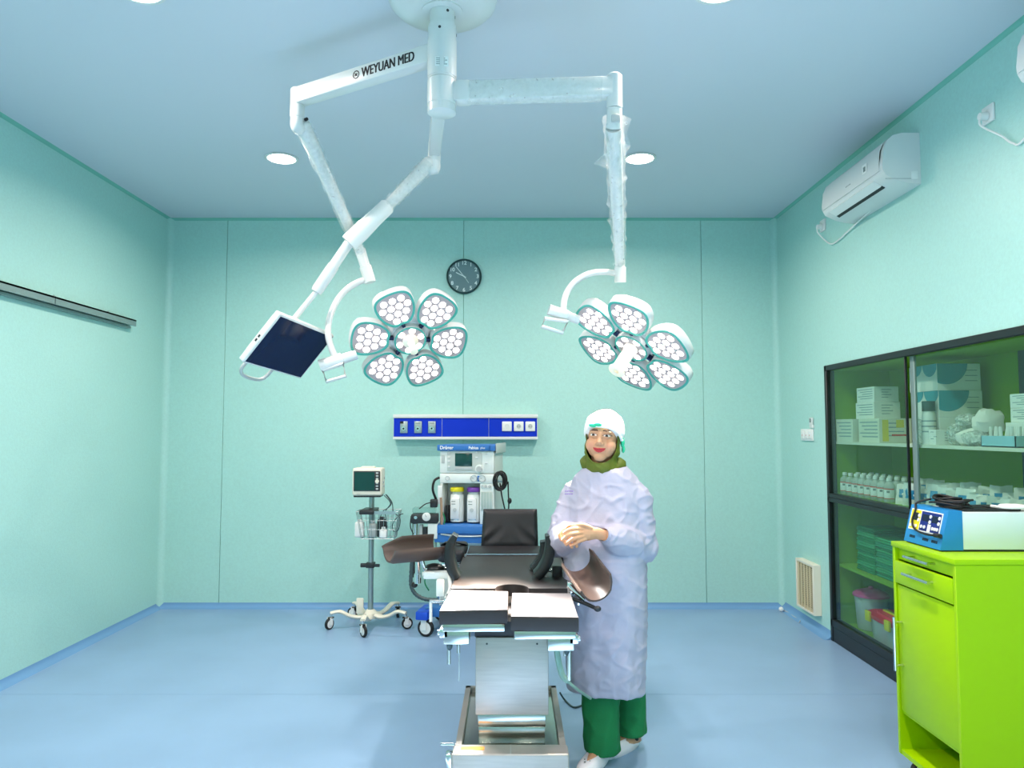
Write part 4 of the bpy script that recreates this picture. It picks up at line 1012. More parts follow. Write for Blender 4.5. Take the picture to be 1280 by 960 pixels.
# right leg rest: channel facing the camera
A_, B_ = at(721, 698, Y=3.24), at(746, 733, Y=3.03)
pth = [A_.lerp(B_, i/14) for i in range(15)]
trough(pth, (-.42, -.45, 1), .063, .014, lambda f: .012, lambda f: .012, 'leg_rest', '')
MB().tube([at(712, 733, Y=3.12), at(731, 750, Y=3.08)], .012, 10).build('leg_rest_post', 'chrome', t)
MB().tube([at(715, 748, Y=3.1), at(733, 755, Y=3.08), at(744, 760, Y=3.05)], .008, 10).ell(at(747, 761, Y=3.04), (.015, .013, .012), 12).build('clamp_lever', 'dark_plastic', t)
MB().rbox(at(690, 722, Y=3.5), at(703, 708, Y=3.46), .006).build('clamp_joint', 'dark_plastic', t)
MB().rbox(at(708, 742, Y=3.16), at(720, 728, Y=3.12), .006).build('clamp_joint', 'chrome', t)
# arm board pads beside the back section
for x0_, x1_, dz in ((-.40, -.255, .0), (.255, .36, .0)):
    MB().rbox((x0_, 3.98, ZT-.03), (x1_, 4.34, ZT+.035), .022, 4).build('arm_board', 'pad_side', t)
    MB().rbox((x0_+.02, 4.0, ZT-.05), (x1_-.02, 4.3, ZT-.03), .004).build('arm_board_plate', 'chrome', t)
MB().tube(smooth_path([(-.39, 4.2, ZT+.03), (-.36, 4.16, ZT+.05), (-.30, 4.15, ZT+.05), (-.26, 4.2, ZT+.03)], 5), .018, 8, squash=(1, .25)).build('arm_strap', 'pad_side', t)
# cords
t6 = empty('table_cord', at(735, 873, Z=0), 'thin dark power cord running from the table base across the floor', 'cord')
MB().tube(smooth_path([at(700, 866, Z=.06), at(706, 875, Z=.008), at(717, 884, Z=.005), at(730, 881, Z=.005), at(741, 879, Z=.005), at(752, 878, Z=.005)], 6), .005, 6).build('cord', 'hose_dark', t6)
t6 = empty('control_hose', at(703, 845, Z=.3), 'grey-green hose hanging under the right end of the table', 'hose')
MB().tube(smooth_path([at(694.5, 797, Y=3.0), at(697, 820, Y=3.0), at(702, 842, Y=3.0), at(709, 851, Y=3.0), at(722, 862, Y=3.05), at(738, 873, Y=3.25)], 6), [.012]*19+[.006]*12, 8).build('hose', 'hose_green', t6)

# ================================================================ BUILT-IN CABINET
CY0, CY1, CX0, CX1, CM = CAB_Y0, CAB_Y1, XR, XR+.47, 4.275
t = cab = empty('storage_cabinet', (XR+.2, (CY0+CY1)/2, 0), 'built-in lime green cabinet with black frame and sliding glass doors', 'cabinet')
MB().box((CX1-.012, CY0+.004, .12), (CX1, CY1-.004, 1.94)).build('back_panel', 'lime_in', t)
for y in (CY0+.004, CY1-.016): MB().box((CX0+.03, y, .12), (CX1-.012, y+.012, 1.94)).build('side_panel', 'lime_in', t)
MB().box((CX0+.02, CY0+.004, 1.925), (CX1, CY1-.004, 1.945)).build('top_panel', 'lime_in', t)
ZS = dict(bottom=.12, low=.545, mid=1.045, up=1.415)
for nm, z, m in (('floor_panel', .12, 'lime_in'), ('shelf', .545, 'lime_in'), ('divider_panel', 1.045, 'lime_in'), ('shelf', 1.415, 'carton')):
    MB().box((CX0+.05, CY0+.016, z-.018), (CX1-.012, CY1-.016, z)).build(nm, m, t)
MB().box((CX1-.03, 3.90, .12), (CX1-.0125, 3.955, 1.925)).build('back_strip', 'hose_dark', t)  # dark vertical strip against the back panel
f = .035
def fr(name, a, b, m='frame_black', r=.003): return MB().rbox(a, b, r, 1).build(name, m, t)
fr('head_rail', (XR-.012, CY0, 1.925), (XR+.05, CY1, CAB_Z))
fr('plinth', (XR-.008, CY0, 0), (XR+.045, CY1, .105)); fr('bottom_rail', (XR-.012, CY0, .105), (XR+.05, CY1, .155))
fr('middle_rail', (XR-.012, CY0, .985), (XR+.05, CY1, 1.015)); fr('middle_rail', (XR-.010, CY0, 1.015), (XR+.05, CY1, 1.045))
fr('end_post', (XR-.012, CY1-.035, 0), (XR+.05, CY1, CAB_Z)); fr('end_post', (XR-.012, CY0, 0), (XR+.05, CY0+.035, CAB_Z))
for z0, z1 in ((.155, .985), (1.045, 1.925)):
    for k, (ya, yb, dx) in enumerate(((CM, CY1-.035, .004), (CY0+.035, CM-.012, .026))):
        d = MB().box((XR+dx, ya, z0), (XR+dx+.005, yb, z1)).build('glass_door', 'cabinet_glass', t)
        ye = ya if k == 0 else yb
        MB().rbox((XR+dx-.004, ye-(.0 if k == 0 else .045), z0), (XR+dx+.011, ye+(.010 if k == 0 else 0), z1), .002, 1).build('door_stile', 'frame_black' if k == 0 else 'alu_matte', d)

def carton(x0, y0, z0, x1, y1, z1, lab, m='carton', prints='lines', grp='boxes on the upper cabinet shelf'):
    t = empty('carton', ((x0+x1)/2, (y0+y1)/2, z0), lab, 'box', grp)
    MB().rbox((x0, y0, z0), (x1, y1, z1), .002, 1).build('box', m, t)
    h = z1-z0
    MB().box((x0-.0006, y0, (z0+z1)/2-.0008), (x1, y0-.0006, (z0+z1)/2+.0008)).build('flap_seam', 'ink_grey', t) if prints == 'seam' else None
    if prints in ('lines', 'yellow'):
        for k in range(5):
            z = z1-h*(.18+.15*k); MB().box((x0-.0008, y0+.02, z), (x0, y1-.02-.03*(k % 3), z+h*.05)).build('print_line', 'carton_print', t)
        for k in range(4):
            z = z1-h*(.22+.17*k); MB().box((x0+.05, y0-.0008, z), (x1-.05-.02*(k % 2), y0, z+h*.045)).build('print_line', 'carton_print', t)
    if prints == 'yellow':
        MB().box((x0+.02, y0-.0012, z0+.01), (x0+.06, y0-.0008, z1-.01)).build('yellow_patch', 'yellow_print', t)
        MB().box((x0+.11, y0-.0014, z1-.06), (x0+.16, y0-.0009, z1-.01)).build('yellow_patch', 'yellow_print', t)
        MB().box((x0+.08, y0-.0014, z0+.045), (x1-.03, y0-.0009, z0+.055)).build('red_line', 'red_print', t)
    if prints == 'arc':
        for (M, cx, r, w_, hh) in ((Mx((x0-.0008, y1, z1), -Y_, Z_, -X_), .075, .065, y1-y0, h), (Mx((x0-.0008, y1, z1), -Y_, Z_, -X_), .22, .075, y1-y0, h), (Mx((x0, y0-.0008, z1), X_, Z_, -Y_), .05, .125, x1-x0, h)):
            pts = []
            for k in range(25):
                a = math.pi+math.pi*k/24; pts.append((max(.001, min(w_-.001, cx+r*math.cos(a))), max(-hh+.004, r*.95*math.sin(a))))
            MB().prism(pts, 0, .0008, M).build('teal_print', 'teal_print', t)
        for k in range(3): MB().box((x0+.16, y0-.0008, z1-.04-.03*k), (x1-.02, y0, z1-.036-.03*k)).build('print_line', 'carton_print', t)
    return t
zu = 1.415
carton(2.345, 5.08, zu, 2.555, 5.335, zu+.158, 'cream carton on the upper shelf next to the black end post', prints='lines')
carton(2.36, 4.74, zu, 2.57, 5.02, zu+.158, 'cream carton with yellow print on the upper shelf left of the door stile', prints='yellow')
carton(2.40, 4.88, zu+.1585, 2.575, 5.14, zu+.270, 'lower of the two stacked white cartons on top of the cream cartons', 'carton_white')
carton(2.405, 4.885, zu+.2705, 2.57, 5.13, zu+.372, 'topmost small white carton of the left stack on the upper shelf', 'carton_white')
carton(2.43, 4.19, zu, 2.68, 4.48, zu+.154, 'plain white carton at the bottom under the teal printed boxes', 'carton_white', 'none')
carton(2.43, 4.19, zu+.1545, 2.68, 4.48, zu+.308, 'lower large white carton with teal half circles', 'carton_white', 'arc')
carton(2.425, 4.19, zu+.3085, 2.675, 4.48, zu+.462, 'upper large white carton with teal half circles', 'carton_white', 'arc')
carton(2.355, 4.1, zu, 2.52, 4.17, zu+.085, 'small white carton in front of the teal printed boxes', 'carton_white', 'lines')
carton(2.45, 3.46, zu, 2.66, 3.66, zu+.12, 'white carton under the two yellow marked boxes at the picture edge', 'carton_white', 'none')
carton(2.47, 3.47, zu+.1205, 2.66, 3.65, zu+.19, 'lower yellow marked white box near the picture edge', 'carton_white', 'lines')
carton(2.47, 3.47, zu+.1905, 2.66, 3.65, zu+.26, 'upper yellow marked white box near the picture edge', 'carton_white', 'lines')
p = V((2.375, 4.22, zu)); p = V((2.39, 4.24, zu)); 
t = empty('medicine_bottle', (2.385, 4.215, zu), 'white plastic bottle with a dark screw lid before the teal boxes', 'bottle')
M = T(2.385, 4.215, zu)
MB().lathe([(0, 0), (.034, 0), (.036, .006), (.036, .16), (.034, .175), (.03, .182), (.03, .19), (0, .19)], 24, M).build('body', 'white_plastic', t)
MB().lathe([(0, .19), (.034, .19), (.034, .245), (.031, .248), (0, .248)], 24, M).build('lid', 'lid_dark', t)
for k in range(3): MB().lathe([(.0362, .07+.03*k), (.0366, .07+.03*k), (.0366, .078+.03*k), (.0362, .078+.03*k), (.0362, .07+.03*k)], 24, M).build('print_band', 'carton_print', t)

def crumple(name, c, size, seed, m, lab, cat, grp, amp=.25, n=18):
    """soft crumpled pouch resting at c"""
    t = empty(name, c, lab, cat, grp)
    mb = MB().ell((0, 0, 0), (1, 1, 1), n); nv = []
    for v in mb.v:
        v = V(v); q = V([math.copysign(abs(x)**.7, x) for x in v])
        q += noise.noise_vector(q*1.7+V((seed, 0, 0)))*amp+noise.noise_vector(q*4+V((0, seed, 0)))*amp*.4
        q.z = max(q.z, -.95)
        nv.append(V(c)+V((q.x*size[0], q.y*size[1], (q.z+.95)*size[2])))
    mb.v = [tuple(v) for v in nv]; mb.build('pouch', m, t, smooth=28)
    return t
labs = ['clear bag of white swabs beside the dark-lidded bottle', 'crumpled clear bag on the upper shelf, nearest the small white carton', 'crumpled white bag lying flat in the upper shelf heap', 'green edged bag on top of the upper shelf heap', 'white bag leaning over the upper shelf heap at its right', 'pale bag at the front of the upper shelf heap', 'white gauze tuft on top of the yellow marked boxes']
for i, (c, sz, m) in enumerate((((2.40, 4.31, zu), (.04, .04, .075), 'bag_film'), ((2.44, 4.0, zu), (.07, .06, .06), 'bag_film'), ((2.42, 3.85, zu), (.08, .08, .045), 'cloth_white'), ((2.44, 3.92, zu+.105), (.07, .07, .032), 'bag_film'), ((2.44, 3.77, zu+.07), (.07, .05, .06), 'cloth_white'), ((2.38, 3.78, zu), (.05, .07, .04), 'bag_film'), ((2.55, 3.55, zu+.262), (.05, .05, .035), 'cloth_white'))):
    crumple('plastic_bag', c, sz, i*3.3, m, labs[i], 'bag', 'bags on the upper cabinet shelf')
t = empty('blue_tray', (2.39, 3.57, zu), 'pale blue plastic tray with white sticks at the picture edge', 'tray')
x0, x1, y0, y1 = 2.345, 2.44, 3.44, 3.69
MB().box((x0, y0, zu), (x1, y1, zu+.006)).box((x0, y0, zu), (x0+.004, y1, zu+.055)).box((x1-.004, y0, zu), (x1, y1, zu+.055)).box((x0, y0, zu), (x1, y0+.004, zu+.055)).box((x0, y1-.004, zu), (x1, y1, zu+.055)).build('tray', 'pale_blue', t)
for k in range(9):
    y = y0+.02+.026*k; t3 = MB().tube([(2.38, y, zu+.008), (2.385+.01*math.sin(k*2), y+.006*math.cos(k), zu+.10)], .008, 8).build('swab_stick', 'white_plastic', label='%s white wrapped stick in the pale blue tray counting from the right' % ORD[k], cat='swab', group='sticks in the blue tray')

# infusion bottles, three rows deep
zm = 1.045
BOT = MB().lathe([(0, 0), (.030, 0), (.033, .005), (.033, .095), (.030, .112), (.017, .124), (.014, .128), (.014, .134), (0, .134)], 18).mesh('bottle_body', 'bottle_plastic')
CAP = MB().lathe([(0, .133), (.016, .133), (.016, .15), (.013, .153), (0, .153)], 14).mesh('cap', 'white_plastic')
LBL = MB().grid([[V((.0336*math.cos(a), .0336*math.sin(a), z)) for a in [R(150+k*10) for k in range(13)]] for z in (.025, .085)]).mesh('label', 'carton_white')
LBR = MB().grid([[V((.0339*math.cos(a), .0339*math.sin(a), z)) for a in [R(150+k*10) for k in range(13)]] for z in (.08, .087)]).grid([[V((.0339*math.cos(a), .0339*math.sin(a), z)) for a in [R(150+k*10) for k in range(13)]] for z in (.022, .027)]).mesh('label_stripe', 'red_print')
LBT = MB().grid([[V((.0339*math.cos(a), .0339*math.sin(a), z)) for a in [R(190+k*10) for k in range(4)]] for z in (.06, .074)]).mesh('label_print', 'ink_grey')
for r in range(3):
    for k in range(8):
        y = 5.27-.088*k-.02*r; x = 2.37+.085*r
        if y < 4.55: continue
        t = empty('infusion_bottle', (x, y, zm), '%s clear infusion bottle from the black end post, %s row' % (ORD[k], ('front', 'middle', 'back')[r]), 'bottle', 'infusion bottles on the middle cabinet shelf')
        o = link('bottle_body', BOT, t); o = link('cap', CAP, t)
        if r == 0:
            lb = link('label', LBL, t, T(x, y, zm) @ Rz(R(25))); link('label_stripe', LBR, t, T(x, y, zm) @ Rz(R(25))); link('label_print', LBT, t, T(x, y, zm) @ Rz(R(25)))
# flat infusion pouches standing in a row
def pouch(x, y, z, w, h, ang, seed, lab, m='bag_film', printm='pouch_print'):
    t = empty('infusion_pouch', (x, y, z), lab, 'pouch', 'pouches on the middle cabinet shelf')
    M = T(x, y, z) @ Rz(ang)
    rows = []; n = 10
    for sgn in (-1, 1):
        for i in (range(n+1) if sgn < 0 else range(n, -1, -1)):
            v = i/n; row = []
            for k in range(n+1):
                u = k/n; th = .02*math.sin(math.pi*u)*math.sin(math.pi*(.12+.8*v))
                b = noise.noise(V((u*4, v*5, seed)))*.012
                row.append(M @ V(((u-.5)*w*(1-.1*v), sgn*th+b+.03*v*math.sin(seed), v*h+noise.noise(V((u*3, seed, 0)))*.008*v)))
            rows.append(row)
    MB().grid(rows).build('pouch', m, t, smooth=35)
    q = MB().grid([[M @ V(((u-.5)*w*(1-.1*v), -.02*math.sin(math.pi*u)*math.sin(math.pi*(.12+.8*v))+noise.noise(V((u*4, v*5, seed)))*.012-.002+.03*v*math.sin(seed), v*h)) for u in [.2+.06*k for k in range(11)]] for v in (.34, .45, .56, .66, .76)]).build('print_patch', printm, t)
    q = MB().grid([[M @ V(((u-.5)*w*(1-.1*v), -.02*math.sin(math.pi*u)*math.sin(math.pi*(.12+.8*v))+noise.noise(V((u*4, v*5, seed)))*.012-.003+.03*v*math.sin(seed), v*h)) for u in [.4+.02*k for k in range(6)]] for v in (.5, .54, .58)]).build('print_letter', 'carton_white', t)
k = 0
for row, (x, z) in enumerate(((2.39, zm), (2.52, zm))):
    y = 4.52
    while y > 3.35:
        a = R(-42+random.uniform(-14, 14)); h = random.uniform(.115, .15)+.02*row
        pouch(x+random.uniform(-.01, .01), y, z, .11, h, a, k*1.7+1, '%s standing clear pouch with teal print, %s row, counted from the bottles' % (ORD[int((4.52-y)/.085+.001)], ('front', 'back')[row]), 'pouch_film' if k % 3 else 'cloth_white')
        y -= .088; k += 1
# folded cloths
zl = .545
def cloth_stack(x0, x1, y0, y1, n, h, m, lab, grp):
    for k in range(n):
        j = random.uniform(-.006, .006); z = zl+h*k
        t = empty('folded_cloth', ((x0+x1)/2, (y0+y1)/2, z), '%s, %s from the top' % (lab, ORD[n-1-k]), 'folded cloth', grp)
        MB().rbox((x0+j, y0+j, z+.0008), (x1+j, y1+j*.5, z+h*.5), h*.24, 3).build('lower_fold', 'cloth_green_pale' if (k % 2 and m != 'cloth_grey') else m, t)
        MB().rbox((x0+j+.003, y0+j+.003, z+h*.5), (x1+j, y1+j*.5-.004, z+h-.0006), h*.24, 3).build('upper_fold', 'cloth_green_pale' if (k % 2 and m != 'cloth_grey') else m, t)
cloth_stack(2.38, 2.62, 4.90, 5.15, 9, .033, 'cloth_green', 'folded green drape in the stack nearest the end post', 'left stack of green drapes')
cloth_stack(2.38, 2.62, 4.66, 4.885, 8, .032, 'cloth_teal', 'folded lighter green drape in the middle stack', 'middle stack of green drapes')
cloth_stack(2.38, 2.62, 4.42, 4.645, 6, .042, 'cloth_grey', 'folded grey drape in the stack beside the lime cart', 'stack of grey drapes')
# bucket and lidded box on the cabinet floor
t = empty('lidded_bucket', (2.50, 5.205, .12), 'translucent bucket with a round pink lid on the cabinet floor', 'bucket')
M = T(2.50, 5.205, .12)
MB().lathe([(0, .002), (.088, .002), (.092, .008), (.108, .225), (.112, .228), (.106, .228), (.09, .012), (0, .01)], 36, M).build('body', 'bucket_plastic', t)
MB().lathe([(0, .275), (.05, .272), (.10, .255), (.118, .24), (.12, .226), (.114, .226), (.112, .236), (0, .262)], 36, M).build('lid', 'pink_lid', t)
MB().lathe([(0, .274), (.015, .274), (.018, .284), (.012, .292), (0, .293)], 16, M).build('lid_knob', 'pink_lid', t)
t = empty('storage_box', (2.47, 4.81, .12), 'translucent storage box with red lid and yellow clips on the cabinet floor', 'storage box')
def frus(x0, x1, y0, y1, z0, z1, e):
    return MB().grid([[V((x, y, z)) for x, y in chaikin([(x0-d, y0-d), (x1+d, y0-d), (x1+d, y1+d), (x0-d, y1+d)], 2)] for z, d in ((z0, 0), (z1, e))], closed_u=True, cap=True)
frus(2.37, 2.57, 4.60, 5.02, .122, .27, .02).build('body', 'bucket_plastic', t)
frus(2.345, 2.595, 4.575, 5.045, .27, .295, .004).build('lid', 'red_lid', t)
frus(2.39, 2.55, 4.63, 4.99, .295, .308, -.004).build('lid_panel', 'red_lid', t)
for y in (4.68, 4.93): MB().rbox((2.335, y-.03, .245), (2.352, y+.03, .31), .004).build('clip', 'yellow', t)
MB().rbox((2.44, 4.69, .308), (2.47, 4.93, .322), .005).build('lid_handle', 'yellow', t)
for k in range(4): MB().rbox((2.40, 4.63+.09*k, .13), (2.54, 4.71+.09*k, .24), .012).build('contents', ('cloth_white', 'pale_blue', 'pink_lid', 'cloth_white')[k], t)

# ================================================================ LIME CART
X0, X1, Y0, Y1, ZT2 = 1.700, 2.245, 2.862, 3.330, 1.003
t = empty('lime_cart', ((X0+X1)/2, (Y0+Y1)/2, 0), 'bright lime green instrument cart with drawers at the right edge', 'cart')
MB().rbox((X0-.004, Y0-.004, ZT2-.022), (X1, Y1+.004, ZT2), .003).build('top_panel', 'lime', t)
for y in (Y0, Y1-.018): MB().rbox((X0, y, .085), (X1, y+.018, ZT2-.022), .002, 1).build('side_panel', 'lime', t)
MB().box((X1-.014, Y0+.018, .085), (X1-.002, Y1-.018, ZT2-.022)).build('back_panel', 'lime', t)
MB().box((X0+.004, Y0+.018, .085), (X1-.014, Y1-.018, .105)).build('bottom_panel', 'lime', t)
MB().box((X0+.015, Y0+.018, .26), (X1-.014, Y1-.018, .278)).build('inner_shelf', 'lime', t)
d1 = MB().rbox((X0+.016, Y0+.021, .928), (X0+.034, Y1-.021, .978), .002, 1).build('drawer', 'lime', t)
d2 = MB().rbox((X0-.002, Y0+.020, .826), (X0+.016, Y1-.020, .922), .003).build('drawer', 'lime', t)
dr_ = MB().rbox((X0+.006, Y0+.020, .276), (X0+.022, Y1-.022, .818), .003).build('door', 'lime', t)
def bar_handle(a, b, off, r, parent):
    a, b = V(a), V(b); o = V((off, 0, 0))
    MB().cyl(a-(b-a)*.12, b+(b-a)*.12, r, n=12).cyl(a, a+o, r*.8, n=10).cyl(b, b+o, r*.8, n=10).build('handle', 'chrome', parent)
ym = (Y0+Y1)/2+.005
bar_handle((X0-.022, ym-.075, .958), (X0-.022, ym+.075, .958), .04, .006, d1)
bar_handle((X0-.03, ym-.085, .885), (X0-.03, ym+.075, .885), .03, .0065, d2)
bar_handle((X0-.03, Y1-.055, .475), (X0-.03, Y1-.055, .66), .04, .0065, dr_)
for x in (X0+.06, X1-.06):
    for y in (Y0+.06, Y1-.06): caster(V((x, y, .088)), .036, R(200), 'caster', t)

# ---- blue generator on the cart
bx0, by0, by1, bz = 1.745, 3.035, 3.315, ZT2
t = empty('electrosurgical_unit', (1.95, (by0+by1)/2, bz), 'blue-fronted white electrosurgical unit standing on the lime cart', 'medical device')
hh = .165
def dev(x0b, x0t, x1, ya, yb, z0, z1): 
    return MB().add([(x0b, ya, z0), (x1, ya, z0), (x1, yb, z0), (x0b, yb, z0), (x0t, ya, z1), (x1, ya, z1), (x1, yb, z1), (x0t, yb, z1)], [(0, 3, 2, 1), (4, 5, 6, 7), (0, 1, 5, 4), (1, 2, 6, 5), (2, 3, 7, 6), (3, 0, 4, 7)])
dev(bx0, bx0+.04, 1.84, by0, by1, bz+.006, bz+hh).build('front_bezel', 'device_blue', t)
MB().rbox((1.84, by0+.002, bz+.008), (2.215, by1-.002, bz+hh-.006), .003).build('housing', 'device_white', t)
MB().box((bx0+.01, by0+.004, bz), (2.21, by1-.004, bz+.008)).build('base_gasket', 'black_edge', t)
sl_ = V((.04, 0, hh-.006)).normalized(); nx = V((-sl_.z, 0, sl_.x))
MF = Mx(V((bx0, by1, bz+.006)), -Y_, sl_, nx)      # local x: from far to near, y: up the slanted face
W_ = by1-by0
def plate(name, x0, x1, y0, y1, m, z=.001, th=.001): return MB().box((x0*W_, y0*hh, z-.001), (x1*W_, y1*hh, z+th), MF).build(name, m, t)
plate('panel_border', .06, .90, .34, .90, 'carton_white')
plate('yellow_field', .08, .34, .37, .87, 'yellow', .002); plate('blue_field', .36, .88, .37, .87, 'blue_dark', .002)
plate('yellow_display', .16, .29, .60, .80, 'dark_plastic', .003); plate('blue_display', .40, .58, .62, .80, 'screen', .003); plate('blue_display', .66, .82, .62, .80, 'screen', .003)
plate('white_field', .58, .66, .37, .56, 'carton_white', .003)
for x, y in ((.62, .62), (.62, .76), (.85, .62), (.85, .76), (.42, .47), (.50, .47), (.72, .47), (.78, .47), (.84, .47), (.13, .45), (.2, .45), (.27, .45), (.31, .62), (.31, .74)):
    MB().cyl(MF @ V((x*W_, y*hh, .002)), MF @ V((x*W_, y*hh, .006)), .0075, n=12).build('button', 'white_plastic', t)
for x0, x1 in ((.14, .30), (.50, .66), (.74, .90)):
    for k in range(4): MB().box((x0*W_+k*(x1-x0)*W_/4, .13*hh, 0), (x0*W_+(k+.7)*(x1-x0)*W_/4, .20*hh, .0012), MF).build('socket_print', 'ink', t)
t2 = empty('electrode_plate', (1.98, 3.16, bz+hh), 'flat black electrode plate lying on the electrosurgical unit', 'electrode plate')
MB().rbox((1.86, 3.06, bz+hh-.004), (2.10, 3.24, bz+hh+.006), .004).build('plate', 'black_rubber', t2)
MB().rbox((1.99, 3.1, bz+hh+.006), (2.03, 3.15, bz+hh+.012), .002).build('connector', 'dark_plastic', t2)
t2 = empty('electrode_cable', (1.86, 3.16, bz+hh), 'black coiled cable on the blue unit with its plug in front', 'cable')
for k in range(6):
    r = .07+.012*math.sin(k*2.2); c = V((1.875+.012*math.cos(k*1.9), 3.17+.015*math.sin(k*2.6), bz+hh+.012+.006*k))
    MB().tube([c+V((r*.75*math.cos(th), r*1.25*math.sin(th), .005*math.sin(2*th+k))) for th in [2*math.pi*i/28 for i in range(28)]], .005, 6, closed=True).build('loop', 'black_rubber', t2)
pa = [V((1.83, 3.24, bz+hh+.03)), V((1.79, 3.28, bz+hh+.01)), MF @ V((.22*W_, .86*hh, .012)), MF @ V((.20*W_, .55*hh, .012)), MF @ V((.32*W_, .36*hh, .012)), MF @ V((.62*W_, .30*hh, .012)), MF @ V((.88*W_, .33*hh, .012))]
MB().tube(smooth_path(pa, 7), .0045, 8).build('cord', 'black_rubber', t2)
MB().tube([MF @ V((.86*W_, .33*hh, .012)), MF @ V((1.0*W_, .34*hh, .012))], .009, 12).build('plug', 'black_rubber', t2)
t2 = crumple('white_cord_bundle', (2.12, 3.13, bz+hh-.005), (.05, .06, .012), 4, 'cloth_white', 'crumpled white cloth cord lying beside the black plate', 'cloth', 'cloths on the unit', .2)
MB().tube(smooth_path([(2.0, 3.10, bz+hh+.014), (2.03, 3.06, bz+hh+.012), (2.10, 3.05, bz+hh+.012), (2.17, 3.08, bz+hh+.012), (2.2, 3.15, bz+hh+.008)], 6), .006, 8).build('tie', 'cloth_white', t2)

# ================================================================ PERSON
PO = V((.435, 3.45, 0)); YAW = R(-24)
MP = T(PO) @ Rz(YAW)                      # local: x to her left, -y forward
HP = PO+V((.0, .0, 0))
HC = MP @ V((.0, -.03, 1.46))             # centre of the head
MH = T(HC) @ Rz(R(-17)) @ Matrix.Rotation(R(4), 4, 'Y') @ Matrix.Rotation(R(2), 4, 'X')
Lp = lambda *p: MP @ V(p)
# joints (world)
shR, shL = V((.300, 3.505, 1.195)), V((.568, 3.395, 1.195))
elR, elL = V((.232, 3.45, .985)), V((.590, 3.40, .965))
wrR, wrL = V((.262, 3.25, 1.052)), V((.398, 3.215, 1.045))
hipR, hipL = Lp(-.09, 0, .80), Lp(.09, 0, .80)
ankR, ankL = V((.405, 3.42, .08)), V((.560, 3.57, .08))
knR, knL = V((.405, 3.43, .45)), V((.535, 3.52, .45))

b = MB()
# skull, jaw and features, in head space
def he(c, r): b.ell((0, 0, 0), (1, 1, 1), 20, MH @ T(*c) @ Matrix.Diagonal((*r, 1)))
he((0, .005, .025), (.072, .092, .088)); he((0, -.026, -.035), (.068, .066, .066)); he((0, -.058, -.080), (.030, .028, .026))
for s_ in (-1, 1):
    he((s_*.039, -.054, -.030), (.031, .034, .034)); he((s_*.030, -.0765, .016), (.0165, .0125, .0115)); he((s_*.028, -.080, .034), (.024, .010, .007))
    he((s_*.0125, -.0945, -.020), (.0085, .009, .007)); he((s_*.073, .005, .0), (.008, .018, .03))
b.tube([MH @ V(p) for p in ((0, -.083, .028), (0, -.092, .006), (0, -.104, -.014), (0, -.098, -.022))], [.008, .0095, .0125, .010], 12)
he((0, -.0865, -.0435), (.025, .010, .0052)); he((0, -.086, -.0525), (.022, .010, .0065)); he((0, -.082, -.048), (.03, .012, .016))
# neck, trunk, limbs
nk = MH @ V((0, .01, -.09))
b.tube([MH @ V((0, .005, -.04)), nk, Lp(0, .0, 1.26)], [.055, .052, .06], 18)
for z0, a_, d_ in ((1.22, .15, .085), (1.08, .15, .095), (.92, .145, .1), (.82, .16, .105)): b.ell(Lp(0, 0, z0), (a_, d_, .12), 18, None, Rz(YAW).to_3x3())
for sh, el, wr in ((shR, elR, wrR), (shL, elL, wrL)): b.tube([Lp(0, 0, 1.22), sh, sh.lerp(el, .5), el, el.lerp(wr, .5), wr], [.05, .05, .043, .036, .034, .025], 14)
for hp_, kn, an in ((hipR, knR, ankR), (hipL, knL, ankL)): b.tube([Lp(0, 0, .85), hp_, hp_.lerp(kn, .5), kn, kn.lerp(an, .4), an, an-Z_*.04], [.08, .085, .07, .052, .048, .034, .034], 14)
for an, d in ((ankR, V((-.6, -.8, 0)).normalized()), (ankL, V((-.8, -.6, 0)).normalized())): b.tube([V((an.x, an.y, .045))-d*.05, V((an.x, an.y, .05)), V((an.x, an.y, .04))+d*.08, V((an.x, an.y, .03))+d*.13], [.028, .034, .03, .018], 12)
# hands: palm, four bent fingers, thumb
def finger(pts, r): b.tube(smooth_path(pts, 3), [r*(1-.28*i/(3*(len(pts)-1))) for i in range(3*(len(pts)-1)+1)], 10); b.ell(pts[0], (r, r, r), 10); b.ell(pts[-1], (r*.72, r*.72, r*.72), 10)
def P2(px, py, y): return at(px, py, Y=y)
# her left hand (image right) lies on top, fingers pointing to the image left and down
b.tube([wrL, P2(745, 666.5, 3.20), P2(735, 667, 3.178), P2(726, 667.5, 3.165)], [.023, .026, .031, .026], 14, squash=(.62, 1))
for k, (a_, m_, e_) in enumerate((((727, 661.5, 3.163), (715, 661, 3.135), (705, 666, 3.132)), ((727, 666, 3.158), (713.5, 667.5, 3.125), (703.5, 674.5, 3.128)), ((728, 670.5, 3.158), (717, 673.5, 3.13), (708, 679.5, 3.138)), ((731, 674, 3.163), (722, 677.5, 3.142), (714.5, 682, 3.150)))):
    finger([P2(*a_), P2(*m_), P2(*e_)], (.0105, .011, .0105, .0092)[k])
finger([P2(738, 660, 3.175), P2(727, 656, 3.16), P2(716, 657.5, 3.155)], .0115)
